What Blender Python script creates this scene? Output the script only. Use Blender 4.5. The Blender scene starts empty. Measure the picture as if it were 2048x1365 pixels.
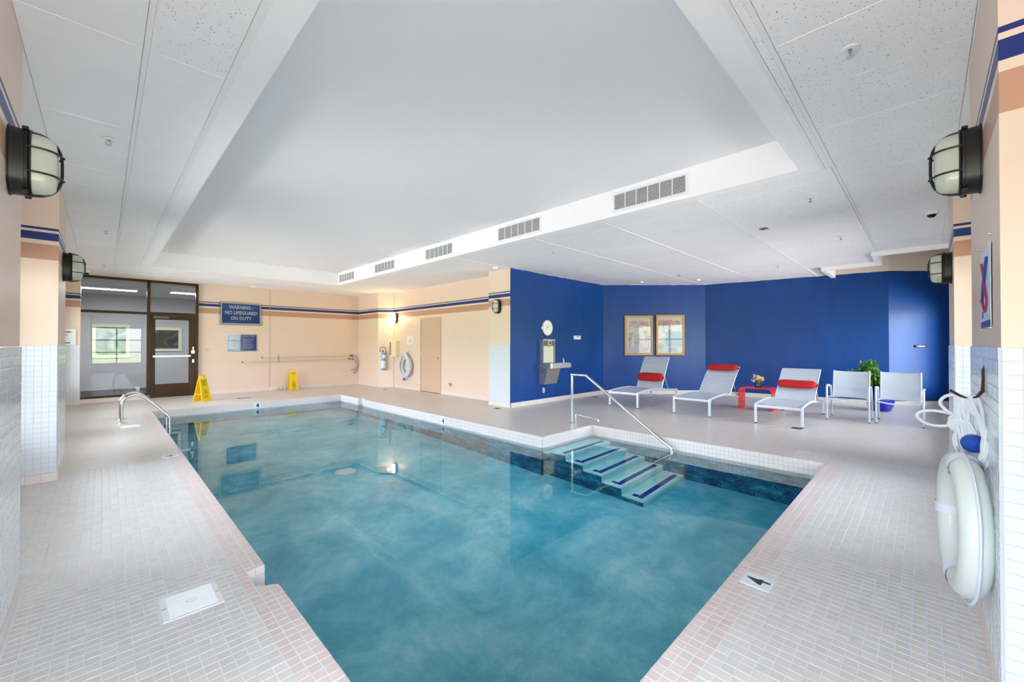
import bpy, math, random
from mathutils import Vector, Matrix
random.seed(7)
PI = math.pi
S = bpy.context.scene
COL = S.collection

# ---------------------------------------------------------------- camera, sky, exposure
cam = bpy.data.cameras.new('camera'); cam.sensor_width = 36; cam.lens = 823.4 / 2048 * 36
cam.clip_start = 0.05; cam.clip_end = 300
CAM = bpy.data.objects.new('camera', cam); COL.objects.link(CAM)
PHI, PIT = math.radians(45.17), math.radians(0.478)
EYE = Vector((0, 0, 1.40))
fwd = Vector((math.cos(PHI) * math.cos(PIT), math.sin(PHI) * math.cos(PIT), math.sin(PIT)))
rgt = Vector((math.sin(PHI), -math.cos(PHI), 0)); upv = rgt.cross(fwd)
CAM.matrix_world = Matrix(((rgt.x, upv.x, -fwd.x, EYE.x), (rgt.y, upv.y, -fwd.y, EYE.y), (rgt.z, upv.z, -fwd.z, EYE.z), (0, 0, 0, 1)))
S.camera = CAM
S.view_settings.view_transform = 'Standard'; S.view_settings.look = 'None'
S.view_settings.gamma = 1; S.view_settings.use_curve_mapping = False
S.view_settings.exposure = 0.97
SKY = 10.0
w = bpy.data.worlds.new('surroundings'); S.world = w; w.use_nodes = True; wt = w.node_tree; BG = wt.nodes['Background']
# sunlit paving and lawn below the horizon, pale houses and trees along it, bright hazy sky above
tc_ = wt.nodes.new('ShaderNodeTexCoord'); sp_ = wt.nodes.new('ShaderNodeSeparateXYZ'); wt.links.new(tc_.outputs['Generated'], sp_.inputs[0])
nz_ = wt.nodes.new('ShaderNodeTexNoise'); nz_.inputs['Scale'].default_value = 9; nz_.inputs['Detail'].default_value = 5; wt.links.new(tc_.outputs['Generated'], nz_.inputs['Vector'])
ma_ = wt.nodes.new('ShaderNodeMath'); ma_.operation = 'MULTIPLY_ADD'; ma_.inputs[1].default_value = .05; wt.links.new(nz_.outputs['Fac'], ma_.inputs[0]); wt.links.new(sp_.outputs[2], ma_.inputs[2])
mr_ = wt.nodes.new('ShaderNodeMapRange'); mr_.inputs[1].default_value = -1; mr_.inputs[2].default_value = 1; wt.links.new(ma_.outputs[0], mr_.inputs[0])
cr_ = wt.nodes.new('ShaderNodeValToRGB'); cr_.color_ramp.interpolation = 'LINEAR'; E_ = cr_.color_ramp.elements
for _ in range(6): E_.new(.5)
for e_, (p_, c_) in zip(E_, ((0.0, (.94, .79, .73)), (.43, (.96, .82, .76)), (.455, (.44, .50, .25)), (.500, (.50, .56, .30)), (.512, (.56, .55, .50)), (.545, (.80, .77, .78)), (.57, (.89, .91, 1.0)), (1.0, (.86, .89, 1.0)))): e_.position = p_; e_.color = c_ + (1,)
wt.links.new(mr_.outputs[0], cr_.inputs[0]); wt.links.new(cr_.outputs[0], BG.inputs[0]); BG.inputs[1].default_value = SKY
S.cycles.max_bounces = 14; S.cycles.diffuse_bounces = 6; S.cycles.glossy_bounces = 4
S.cycles.transmission_bounces = 10; S.cycles.transparent_max_bounces = 12
S.cycles.sample_clamp_indirect = 6.0
S.cycles.caustics_refractive = True; S.cycles.caustics_reflective = True

def portal(name, loc, rot, sx, sy):
    l = bpy.data.lights.new(name, 'AREA'); l.shape = 'RECTANGLE'; l.size = sx; l.size_y = sy
    l.cycles.is_portal = True
    o = bpy.data.objects.new(name, l); COL.objects.link(o); o.location = loc; o.rotation_euler = rot
LBAYS = [(-0.45, 1.5), (3.66, 6.24), (7.55, 10.55), (10.75, 13.7)]
RBAYS = [(-0.45, 1.45), (3.83, 5.88), (7.28, 10.2), (10.4, 13.3)]
WZ0, WZ1 = 0.40, 2.27
XL, YR = -0.75, -0.62
for a, b in LBAYS: portal('window_daylight', (XL - .1, (a + b) / 2, (WZ0 + WZ1) / 2), (0, -PI / 2, 0), WZ1 - WZ0, b - a)
for a, b in RBAYS: portal('window_daylight', ((a + b) / 2, YR - .1, (WZ0 + WZ1) / 2), (PI / 2, 0, 0), b - a, WZ1 - WZ0)

# ---------------------------------------------------------------- materials
def lin(r, g, b):
    f = lambda v: (v / 255 / 12.92) if v / 255 <= 0.04045 else ((v / 255 + 0.055) / 1.055) ** 2.4
    return (f(r), f(g), f(b), 1)
class NT:
    def __init__(s, name):
        s.m = bpy.data.materials.new(name); s.m.use_nodes = True; s.t = s.m.node_tree
        s.b = s.t.nodes['Principled BSDF']; s.out = s.t.nodes['Material Output']
    def n(s, typ, **k):
        x = s.t.nodes.new(typ)
        for a, v in k.items(): setattr(x, a, v)
        return x
    def l(s, a, b): s.t.links.new(a, b)
    def math(s, op, a, b=None, c=None):
        x = s.n('ShaderNodeMath', operation=op)
        for i, v in enumerate((a, b, c)):
            if v is None: continue
            if isinstance(v, (int, float)): x.inputs[i].default_value = v
            else: s.l(v, x.inputs[i])
        return x.outputs[0]
    def mix(s, f, a, b, bt='MIX'):
        x = s.n('ShaderNodeMix', data_type='RGBA', blend_type=bt)
        if isinstance(f, (int, float)): x.inputs[0].default_value = f
        else: s.l(f, x.inputs[0])
        for i, v in ((6, a), (7, b)):
            if isinstance(v, tuple): x.inputs[i].default_value = v
            else: s.l(v, x.inputs[i])
        return x.outputs[2]
    def noise(s, scale, detail=3, rough=.5, vec=None, dist=0):
        x = s.n('ShaderNodeTexNoise'); x.inputs['Scale'].default_value = scale; x.inputs['Detail'].default_value = detail
        x.inputs['Roughness'].default_value = rough; x.inputs['Distortion'].default_value = dist
        if vec is None:
            g = s.n('ShaderNodeNewGeometry'); vec = g.outputs['Position']
        s.l(vec, x.inputs['Vector']); return x.outputs['Fac']
    def ramp(s, f, stops):
        x = s.n('ShaderNodeValToRGB'); e = x.color_ramp.elements
        while len(e) < len(stops): e.new(0.5)
        for i, (p, c) in enumerate(stops): e[i].position = p; e[i].color = c
        s.l(f, x.inputs[0]); return x.outputs[0]
    def bump(s, h, st, dist=.01):
        x = s.n('ShaderNodeBump'); x.inputs['Strength'].default_value = st; x.inputs['Distance'].default_value = dist
        s.l(h, x.inputs['Height']); s.l(x.outputs[0], s.b.inputs['Normal'])
MATS = {}
def mat(name, col, rough=.5, metal=0.0, var=0.0, scale=20, bump=0.0, bscale=200, coat=0.0, spec=.5, emit=None, es=0, stretch=None):
    if name in MATS: return MATS[name]
    s = NT(name); c = lin(*col); b = s.b
    b.inputs['Roughness'].default_value = rough; b.inputs['Metallic'].default_value = metal
    b.inputs['Specular IOR Level'].default_value = spec; b.inputs['Coat Weight'].default_value = coat
    vec = None
    if stretch:
        g = s.n('ShaderNodeTexCoord'); mp = s.n('ShaderNodeMapping'); mp.inputs['Scale'].default_value = stretch
        s.l(g.outputs['Object'], mp.inputs[0]); vec = mp.outputs[0]
    if var:
        f = s.noise(scale, 4, .6, vec)
        d = tuple(max(0, v * (1 - var)) for v in c[:3]) + (1,); u = tuple(min(1, v * (1 + var)) for v in c[:3]) + (1,)
        s.l(s.mix(f, d, u), b.inputs['Base Color'])
    else: b.inputs['Base Color'].default_value = c
    if bump: s.bump(s.noise(bscale, 3, .6, vec), bump, .002)
    if emit: b.inputs['Emission Color'].default_value = lin(*emit); b.inputs['Emission Strength'].default_value = es
    MATS[name] = s.m; return s.m

def paint_bands(name, base, blue=None):
    """beige wall paint with the navy and tan bands at fixed heights"""
    s = NT(name); g = s.n('ShaderNodeNewGeometry'); sp = s.n('ShaderNodeSeparateXYZ'); s.l(g.outputs['Position'], sp.inputs[0]); z = sp.outputs[2]
    def band(a, b): return s.math('MULTIPLY', s.math('GREATER_THAN', z, a), s.math('LESS_THAN', z, b))
    f = s.noise(3, 4, .6)
    c0 = lin(*base); col = s.mix(f, tuple(v * .965 for v in c0[:3]) + (1,), tuple(min(1, v * 1.035) for v in c0[:3]) + (1,))
    navy, tan = lin(12, 42, 118), lin(190, 146, 122)
    col = s.mix(band(2.265, 2.42), col, tan)
    col = s.mix(band(2.42, 2.592), col, lin(228, 208, 188))
    col = s.mix(band(2.462, 2.541), col, navy); col = s.mix(band(2.566, 2.59), col, navy)
    s.l(col, s.b.inputs['Base Color']); s.b.inputs['Roughness'].default_value = .42
    s.bump(s.noise(160, 3, .6), .12, .002)
    MATS[name] = s.m; return s.m
BEIGE = paint_bands('beige_banded_paint', (228, 205, 188))
def blue_paint():
    s = NT('blue_wall_paint'); g = s.n('ShaderNodeNewGeometry'); sp = s.n('ShaderNodeSeparateXYZ'); s.l(g.outputs['Position'], sp.inputs[0])
    mp = s.n('ShaderNodeMapping'); mp.inputs['Scale'].default_value = (2.2, 2.2, .5); s.l(g.outputs['Position'], mp.inputs[0])
    f = s.noise(1.6, 4, .6, mp.outputs[0])
    col = s.mix(f, lin(0, 50, 116), lin(0, 70, 148))
    edge = s.math('ADD', 3.072, s.math('MULTIPLY', s.noise(6, 2), .03))
    col = s.mix(s.math('GREATER_THAN', sp.outputs[2], edge), col, lin(232, 214, 198))
    s.l(col, s.b.inputs['Base Color'])
    s.l(s.math('MULTIPLY_ADD', s.noise(2.4, 3, .6, mp.outputs[0]), .16, .31), s.b.inputs['Roughness'])
    s.b.inputs['Specular IOR Level'].default_value = .36
    s.bump(s.noise(70, 3, .6), .25, .003); MATS['blue'] = s.m; return s.m
BLUE = blue_paint()
CEIL_TRAY = mat('flat_white_ceiling_paint', (238, 238, 240), .8, var=.02, scale=1.5)
DRYWALL = mat('white_drywall_paint', (246, 246, 247), .7, var=.015, scale=2)
TBAR = mat('white_ceiling_rail', (240, 240, 240), .5)
GROUT = mat('grey_blue_grout', (216, 222, 230), .8, var=.12, scale=9)
CURB = mat('cream_base_tile', (228, 216, 208), .3, var=.04, scale=14)
BRONZE = mat('dark_bronze_metal', (62, 40, 26), .35, .6, var=.15, scale=8)
DARKMETAL = mat('dark_gasket', (18, 16, 15), .5)
CHROME = mat('brushed_stainless', (205, 206, 208), .22, 1.0, var=.05, scale=30)
STEEL = mat('satin_steel_panel', (198, 196, 190), .34, .9, var=.06, scale=6)
ALU = mat('silver_powder_coat', (206, 214, 224), .32, .35, var=.03)
SLING = mat('pale_grey_sling_mesh', (178, 185, 196), .75, var=.05, scale=260, bump=.3, bscale=900)
REDCLOTH = mat('red_canvas', (176, 14, 18), .8, var=.12, scale=30, bump=.3, bscale=400)
REDPLASTIC = mat('glossy_red_plastic', (224, 22, 24), .15, var=.03)
WHITEPL = mat('white_plastic', (236, 238, 240), .35, var=.02)
RINGW = mat('off_white_buoy_shell', (212, 219, 217), .34, var=.03, scale=6, bump=.06, bscale=60)
WEB = mat('white_webbing', (226, 228, 244), .7, var=.06, scale=120, bump=.5, bscale=500)
ROPE = mat('white_braided_rope', (212, 218, 230), .7, var=.08, scale=160, bump=.6, bscale=420)
BLACK = mat('black_cast_metal', (8, 8, 9), .42, 0.0, var=.2, scale=20, bump=.2, bscale=90)
BLK = mat('black_print', (24, 26, 34), .5)
YEL = mat('yellow_plastic', (242, 206, 8), .35, var=.05, scale=10)
SIGNBLUE = mat('blue_sign_face', (6, 70, 168), .12, var=.03)
SIGNWHITE = mat('white_sign_print', (226, 232, 240), .3)
CREAM = mat('cream_enamel', (240, 226, 186), .35, var=.02)
OAK = mat('golden_oak_frame', (196, 140, 66), .4, var=.15, scale=18, stretch=(3, 3, 12))
GREEN = mat('green_leaf', (62, 120, 40), .45, var=.35, scale=14)
GREEN2 = mat('pale_green_leaf', (128, 168, 70), .45, var=.25, scale=14)
STEM = mat('brown_stem', (92, 76, 44), .7, var=.2)
POT = mat('cobalt_glazed_ceramic', (8, 20, 170), .12, var=.1, scale=5, coat=.5)
SOIL = mat('dark_soil', (40, 30, 22), .9, var=.3, bump=.6, bscale=60)
FLY = mat('yellow_petal', (250, 208, 60), .6, var=.08); FLW = mat('white_petal', (240, 238, 236), .6, var=.05)
FLP = mat('lilac_petal', (170, 150, 214), .6, var=.1); FLO = mat('orange_petal_heart', (236, 140, 24), .6)
HOSEB = mat('black_rubber_hose', (34, 26, 24), .5)
EXTB = mat('blue_tank_paint', (120, 176, 214), .3, var=.05)
SENSOR = mat('dark_smoked_dome', (20, 20, 24), .08)
ACRY = None
def glass_thin(name, tint=(1, 1, 1, 1), ior=1.5, rough=0.0):
    """thin pane: clear transmission with fresnel reflection"""
    s = NT(name); s.t.nodes.remove(s.b)
    tr = s.n('ShaderNodeBsdfTransparent'); tr.inputs[0].default_value = tint
    gl = s.n('ShaderNodeBsdfGlossy'); gl.inputs['Roughness'].default_value = rough
    fr = s.n('ShaderNodeFresnel'); fr.inputs[0].default_value = ior
    mx = s.n('ShaderNodeMixShader'); s.l(s.math('MULTIPLY', fr.outputs[0], 1.0), mx.inputs[0]); s.l(tr.outputs[0], mx.inputs[1]); s.l(gl.outputs[0], mx.inputs[2])
    s.l(mx.outputs[0], s.out.inputs[0]); MATS[name] = s.m; return s.m
PANE = glass_thin('window_glass', (.93, .97, .97, 1))
STOREPANE = glass_thin('storefront_glass', (.86, .88, .90, 1), 1.5)
ACRY = glass_thin('clear_acrylic', (.97, .98, .99, 1), 1.32)
def water_mat():
    s = NT('clear_pool_water'); s.t.nodes.remove(s.b)
    g = s.n('ShaderNodeBsdfGlass'); g.inputs['IOR'].default_value = 1.333; g.inputs['Roughness'].default_value = 0.0
    g.inputs['Color'].default_value = (.90, .985, 1.0, 1)
    bp = s.n('ShaderNodeBump'); bp.inputs['Strength'].default_value = .05; bp.inputs['Distance'].default_value = .01
    s.l(s.noise(2.2, 2, .5), bp.inputs['Height']); s.l(bp.outputs[0], g.inputs['Normal'])
    s.l(g.outputs[0], s.out.inputs[0]); MATS['water'] = s.m; return s.m
WATER = water_mat()
def tile_mat(name, ca, cb, pitch=.0525, x0=.738, y0=.847, grout=None, axes=(0, 1), rough=.34, gw=.06):
    s = NT(name); g = s.n('ShaderNodeNewGeometry'); sp = s.n('ShaderNodeSeparateXYZ'); s.l(g.outputs['Position'], sp.inputs[0])
    cells = []; mask = None
    for ax, o in ((axes[0], x0), (axes[1], y0)):
        q = s.math('DIVIDE', s.math('SUBTRACT', sp.outputs[ax], o), pitch)
        cells.append(s.math('FLOOR', q))
        if grout:
            fr = s.math('FRACT', q); m = s.math('MAXIMUM', s.math('LESS_THAN', fr, gw / 2), s.math('GREATER_THAN', fr, 1 - gw / 2))
            mask = m if mask is None else s.math('MAXIMUM', mask, m)
    cb_ = s.n('ShaderNodeCombineXYZ'); s.l(cells[0], cb_.inputs[0]); s.l(cells[1], cb_.inputs[1])
    wn = s.n('ShaderNodeTexWhiteNoise'); wn.noise_dimensions = '3D'; s.l(cb_.outputs[0], wn.inputs[0])
    col = s.mix(wn.outputs[0], lin(*ca), lin(*cb))
    col = s.mix(s.math('MULTIPLY', s.noise(1.3, 3, .6), .25), col, tuple(v * .8 for v in lin(*cb)[:3]) + (1,))
    if grout: col = s.mix(mask, col, lin(*grout))
    s.l(col, s.b.inputs['Base Color']); s.b.inputs['Roughness'].default_value = rough
    s.bump(s.noise(90, 2), .05, .002); MATS[name] = s.m; return s.m
TILE = tile_mat('pale_grey_deck_tile', (208, 204, 202), (219, 214, 211))
TILEP = tile_mat('pink_coping_tile', (211, 195, 191), (220, 204, 200))
TILEFAR = tile_mat('pale_grey_deck_tile_with_joints', (204, 194, 186), (214, 204, 195), grout=(206, 204, 202))
TILEPFAR = tile_mat('pink_coping_tile_with_joints', (208, 188, 179), (216, 197, 188), grout=(210, 202, 198))
TILEW = mat('white_wall_tile', (214, 220, 226), .16, var=.03, scale=11)
BANDT = mat('pinkish_white_waterline_tile', (226, 217, 214), .2, var=.04, scale=11)
WGROUT = mat('grey_wall_grout', (196, 202, 210), .8)
def plaster(name, stops, sc, rough=.6, bscale=60, speck=None):
    s = NT(name)
    f = s.noise(sc, 10, .72, dist=.25); col = s.ramp(f, stops)
    if speck:
        v = s.n('ShaderNodeTexVoronoi'); v.inputs['Scale'].default_value = speck[1]; g = s.n('ShaderNodeNewGeometry'); s.l(g.outputs['Position'], v.inputs['Vector'])
        th = s.math('MULTIPLY', s.noise(speck[3] if len(speck) > 3 else 2.0, 3, .6), speck[2])
        col = s.mix(s.math('LESS_THAN', v.outputs['Distance'], th), col, lin(*speck[0]))
    s.l(col, s.b.inputs['Base Color']); s.b.inputs['Roughness'].default_value = rough
    s.bump(s.noise(bscale, 3), .2, .004); MATS[name] = s.m; return s.m
PFLOOR = plaster('mottled_teal_plaster', [(.30, lin(54, 166, 196)), (.44, lin(92, 194, 216)), (.57, lin(142, 217, 232)), (.70, lin(206, 241, 247))], 1.25, speck=((253, 254, 254), 38, .20, 1.1))
PWALL = plaster('dark_teal_pebble_finish', [(.38, lin(4, 70, 96)), (.5, lin(16, 120, 150)), (.62, lin(70, 176, 196))], 5.0, speck=((2, 24, 36), 55, .9, 3))
PSTEP = plaster('pale_aqua_step_plaster', [(.35, lin(160, 226, 228)), (.5, lin(190, 240, 240)), (.68, lin(220, 250, 250))], 3)
NAVYT = mat('cobalt_step_tile', (8, 20, 140), .15, var=.3, scale=12)

# ---------------------------------------------------------------- mesh helpers
class MB:
    def __init__(s): s.v = []; s.f = []; s.mi = []; s.sm = []
    def add(s, vs, fs, mi=0, sm=False):
        o = len(s.v); s.v += [tuple(p) for p in vs]
        for f in fs: s.f.append([i + o for i in f]); s.mi.append(mi); s.sm.append(sm)
        return s
    def box(s, x0, x1, y0, y1, z0, z1, mi=0, M=None, ch=0.0):
        if x0 > x1: x0, x1 = x1, x0
        if y0 > y1: y0, y1 = y1, y0
        if z0 > z1: z0, z1 = z1, z0
        if ch:
            c = min(ch, (x1 - x0) * .45, (y1 - y0) * .45, (z1 - z0) * .45); P = []
            # 24-vertex chamfered box
            idx = {}
            for sx in (0, 1):
                for sy in (0, 1):
                    for sz in (0, 1):
                        X = (x0, x1)[sx]; Y = (y0, y1)[sy]; Z = (z0, z1)[sz]
                        ix = X + (c if sx == 0 else -c); iy = Y + (c if sy == 0 else -c); iz = Z + (c if sz == 0 else -c)
                        for k, p in enumerate(((X, iy, iz), (ix, Y, iz), (ix, iy, Z))): idx[(sx, sy, sz, k)] = len(P); P.append(p)
            F = []
            for sx in (0, 1): q = [idx[(sx, a, b, 0)] for a, b in ((0, 0), (1, 0), (1, 1), (0, 1))]; F.append(q if sx else q[::-1])
            for sy in (0, 1): q = [idx[(a, sy, b, 1)] for a, b in ((0, 0), (1, 0), (1, 1), (0, 1))]; F.append(q[::-1] if sy else q)
            for sz in (0, 1): q = [idx[(a, b, sz, 2)] for a, b in ((0, 0), (1, 0), (1, 1), (0, 1))]; F.append(q if sz else q[::-1])
            for a in (0, 1):
                for b in (0, 1):
                    F.append([idx[(a, b, 0, 0)], idx[(a, b, 1, 0)], idx[(a, b, 1, 1)], idx[(a, b, 0, 1)]])
                    F.append([idx[(a, 0, b, 0)], idx[(a, 1, b, 0)], idx[(a, 1, b, 2)], idx[(a, 0, b, 2)]])
                    F.append([idx[(0, a, b, 1)], idx[(1, a, b, 1)], idx[(1, a, b, 2)], idx[(0, a, b, 2)]])
            for sx in (0, 1):
                for sy in (0, 1):
                    for sz in (0, 1): F.append([idx[(sx, sy, sz, k)] for k in range(3)])
        else:
            P = [(x0, y0, z0), (x1, y0, z0), (x1, y1, z0), (x0, y1, z0), (x0, y0, z1), (x1, y0, z1), (x1, y1, z1), (x0, y1, z1)]
            F = [[0, 3, 2, 1], [4, 5, 6, 7], [0, 1, 5, 4], [1, 2, 6, 5], [2, 3, 7, 6], [3, 0, 4, 7]]
        if M is not None: P = [M @ Vector(p) for p in P]
        return s.add(P, F, mi)
    def prism(s, pts, z0, z1, mi=0, axis='z', M=None):
        """pts 2-D outline extruded along axis"""
        n = len(pts)
        def mk(p, h):
            return {'z': (p[0], p[1], h), 'y': (p[0], h, p[1]), 'x': (h, p[0], p[1])}[axis]
        P = [mk(p, z0) for p in pts] + [mk(p, z1) for p in pts]
        if M is not None: P = [M @ Vector(p) for p in P]
        F = [list(range(n))[::-1], list(range(n, 2 * n))] + [[i, (i + 1) % n, (i + 1) % n + n, i + n] for i in range(n)]
        return s.add(P, F, mi)
    def tube(s, path, r, seg=10, mi=0, closed=False, cap=True, sx=1.0, sy=1.0):
        path = [Vector(p) for p in path]; n = len(path); V = []; rr = r if isinstance(r, (list, tuple)) else [r] * n
        prev = None
        for i, p in enumerate(path):
            a = path[(i - 1) % n] if (closed or i > 0) else p; b = path[(i + 1) % n] if (closed or i < n - 1) else p
            t = (b - a).normalized()
            if prev is None:
                u = t.cross(Vector((0, 0, 1)))
                if u.length < 1e-3: u = t.cross(Vector((0, 1, 0)))
            else: u = prev - t * prev.dot(t)
            u.normalize(); prev = u; v = t.cross(u)
            for k in range(seg):
                an = 2 * PI * k / seg; V.append(p + u * math.cos(an) * rr[i] * sx + v * math.sin(an) * rr[i] * sy)
        F = []
        for i in range(n if closed else n - 1):
            j = (i + 1) % n
            for k in range(seg): F.append([i * seg + k, i * seg + (k + 1) % seg, j * seg + (k + 1) % seg, j * seg + k])
        if cap and not closed: F.append(list(range(seg))[::-1]); F.append([(n - 1) * seg + k for k in range(seg)])
        return s.add(V, F, mi, True)
    def lathe(s, prof, seg=24, mi=0, M=None, sx=1, sy=1):
        V = []; n = len(prof)
        for r, z in prof:
            for k in range(seg):
                a = 2 * PI * k / seg; V.append(Vector((r * math.cos(a) * sx, r * math.sin(a) * sy, z)))
        if M is not None: V = [M @ p for p in V]
        F = [[i * seg + k, i * seg + (k + 1) % seg, (i + 1) * seg + (k + 1) % seg, (i + 1) * seg + k] for i in range(n - 1) for k in range(seg)]
        if prof[0][0] > 1e-5: F.append(list(range(seg))[::-1])
        if prof[-1][0] > 1e-5: F.append([(n - 1) * seg + k for k in range(seg)])
        return s.add(V, F, mi, True)
    def grid(s, rows, mi=0, sm=True):
        V = [p for r in rows for p in r]; m = len(rows[0])
        F = [[i * m + j, i * m + j + 1, (i + 1) * m + j + 1, (i + 1) * m + j] for i in range(len(rows) - 1) for j in range(m - 1)]
        return s.add(V, F, mi, sm)
    def build(s, name, mats, parent=None, kind=None, label=None):
        me = bpy.data.meshes.new(name); me.from_pydata(s.v, [], s.f)
        for m in (mats if isinstance(mats, (list, tuple)) else [mats]): me.materials.append(m)
        me.polygons.foreach_set('material_index', s.mi); me.polygons.foreach_set('use_smooth', s.sm); me.update()
        try:
            if any(s.sm): me.set_sharp_from_angle(angle=math.radians(42))
        except Exception: pass
        o = bpy.data.objects.new(name, me); COL.objects.link(o)
        if parent: o.parent = parent
        if kind: o['kind'] = kind
        if label: o['label'] = label
        return o
def bx(name, x0, x1, y0, y1, z0, z1, m, parent=None, ch=0.0, **k): return MB().box(x0, x1, y0, y1, z0, z1, ch=ch).build(name, m, parent, **k)
def tag(o, label, cat, group=None):
    o['label'] = label; o['category'] = cat
    if group: o['group'] = group
    return o
def thing(name, label, cat, loc=(0, 0, 0), rz=0, group=None):
    o = bpy.data.objects.new(name, None); COL.objects.link(o); o.location = loc; o.rotation_euler = (0, 0, rz); o.empty_display_size = .1
    return tag(o, label, cat, group)
def struct(o): o['kind'] = 'structure'; return o
def struct_empty(name, loc=(0, 0, 0), rz=0):
    o = bpy.data.objects.new(name, None); COL.objects.link(o); o.location = loc; o.rotation_euler = (0, 0, rz); o['kind'] = 'structure'; return o
def copy_thing(t, loc, rz=None, label=None):
    c = t.copy(); COL.objects.link(c); c.location = loc
    if rz is not None: c.rotation_euler = (0, 0, rz)
    if label: c['label'] = label
    for ch in list(t.children):
        d = ch.copy(); COL.objects.link(d); d.parent = c
        for g in list(ch.children):
            e = g.copy(); COL.objects.link(e); e.parent = d
    return c
def text_mb(mb, s, cx, cz, wd, ht, y, mi=0, bold=.02, arc=0):
    """flat raised lettering, local x right, z up, facing -y, fitted in wd x ht"""
    cu = bpy.data.curves.new('t', 'FONT'); cu.body = s; cu.offset = bold; cu.resolution_u = 2; cu.align_x = 'CENTER'
    o = bpy.data.objects.new('t', cu); COL.objects.link(o); dg = bpy.context.evaluated_depsgraph_get(); dg.update()
    me = bpy.data.meshes.new_from_object(o.evaluated_get(dg)); V = [v.co.copy() for v in me.vertices]; F = [list(p.vertices) for p in me.polygons]
    bpy.data.objects.remove(o); bpy.data.curves.remove(cu); bpy.data.meshes.remove(me)
    if not V: return
    x0 = min(v.x for v in V); x1 = max(v.x for v in V); y0 = min(v.y for v in V); y1 = max(v.y for v in V)
    P = []
    for v in V:
        u = (v.x - x0) / (x1 - x0) - .5; t = (v.y - y0) / (y1 - y0) - .5
        P.append((cx + u * wd, y, cz + t * ht - arc * (u * 2) ** 2))
    mb.add(P, F, mi)
def wavy(pts, n=8):
    """Catmull-Rom smoothing of a path"""
    P = [Vector(p) for p in pts]; out = []
    for i in range(len(P) - 1):
        p0 = P[max(i - 1, 0)]; p1 = P[i]; p2 = P[i + 1]; p3 = P[min(i + 2, len(P) - 1)]
        for k in range(n):
            t = k / n; out.append(.5 * ((2 * p1) + (p2 - p0) * t + (2 * p0 - 5 * p1 + 4 * p2 - p3) * t * t + (3 * p1 - p0 - 3 * p2 + p3) * t ** 3))
    out.append(P[-1]); return out

# ---------------------------------------------------------------- the shell
CZ = 3.09; TOP = 3.75
def wall(name, p0, p1, m, z0=0, z1=TOP, t=.15, side=1):
    """vertical slab whose inner face runs p0-p1; thickness goes to the given side"""
    a = Vector(p0); b = Vector(p1); d = (b - a).normalized(); n = Vector((-d.y, d.x)) * t * side
    return struct(MB().prism([a, b, b + n, a + n], z0, z1).build(name, m))
FY = 14.12
wall('wall_far', (1.86, FY), (6.55, FY), BEIGE)
struct(bx('wall_far_pilaster', -.9, -.372, 13.86, FY + .15, 0, TOP, BEIGE))
wall('wall_side', (6.40, FY), (6.42, 12.70), BEIGE, side=1, t=.12)
wall('wall_chamfer', (6.42, 12.70), (6.78, 12.34), BEIGE, side=1, t=.12)
wall('wall_service', (6.79, 12.50), (6.79, 7.15), BEIGE, side=1)
wall('wall_blue_left', (6.382, 6.46), (10.07, 6.46), BLUE, side=1)
wall('wall_blue_angled', (10.07, 6.46), (12.08, 4.40), BLUE, side=1)
wall('wall_blue_right', (12.08, 4.40), (12.76, .60), BLUE, side=1)
wall('wall_blue_end', (12.76, .60), (14.1, -.74), BLUE, side=1)
def window_wall(name, axis, bays, lo, hi):
    mb = MB(); pos = XL if axis == 'x' else YR
    def b(a0, a1, z0, z1):
        if axis == 'x': mb.box(pos - .2, pos, a0, a1, z0, z1)
        else: mb.box(a0, a1, pos - .2, pos, z0, z1)
    b(lo, hi, 0, WZ0); b(lo, hi, WZ1, TOP); c = lo
    for a0, a1 in bays: b(c, a0, WZ0, WZ1); c = a1
    b(c, hi, WZ0, WZ1)
    return struct(mb.build(name, BEIGE))
window_wall('wall_left', 'x', LBAYS, -.82, FY + .1)
window_wall('wall_right', 'y', RBAYS, -.95, 14.0)
nwin = 0
for axis, bays in (('x', LBAYS), ('y', RBAYS)):
    for a0, a1 in bays:
        nwin += 1; pos = XL if axis == 'x' else YR
        we = struct_empty('window_%d' % nwin)
        n = max(2, round((a1 - a0) / 1.3)); step = (a1 - a0) / n
        def b(mb, u0, u1, d0, d1, z0, z1, mi=0):
            if axis == 'x': mb.box(pos - d1, pos - d0, u0, u1, z0, z1, mi)
            else: mb.box(u0, u1, pos - d1, pos - d0, z0, z1, mi)
        fr = MB()
        b(fr, a0, a1, .06, .13, WZ0, WZ0 + .06); b(fr, a0, a1, .06, .13, WZ1 - .06, WZ1)
        for i in range(n + 1): u = a0 + i * step; b(fr, max(a0, u - .03), min(a1, u + .03), .06, .13, WZ0 + .06, WZ1 - .06)
        for z in (1.0, 1.62): b(fr, a0, a1, .07, .12, z - .025, z + .025)
        fr.build('window_frame', BRONZE, we)
        sl = MB(); b(sl, a0, a1, -.03, .19, WZ0 - .03, WZ0); sl.build('window_sill', CURB, we)
        for i in range(n):
            for z0, z1 in ((WZ0 + .06, .975), (1.025, 1.595), (1.645, WZ1 - .06)):
                pn = MB(); b(pn, a0 + i * step + .03, a0 + (i + 1) * step - .03, .088, .096, z0, z1); pn.build('pane', PANE, we)

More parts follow.
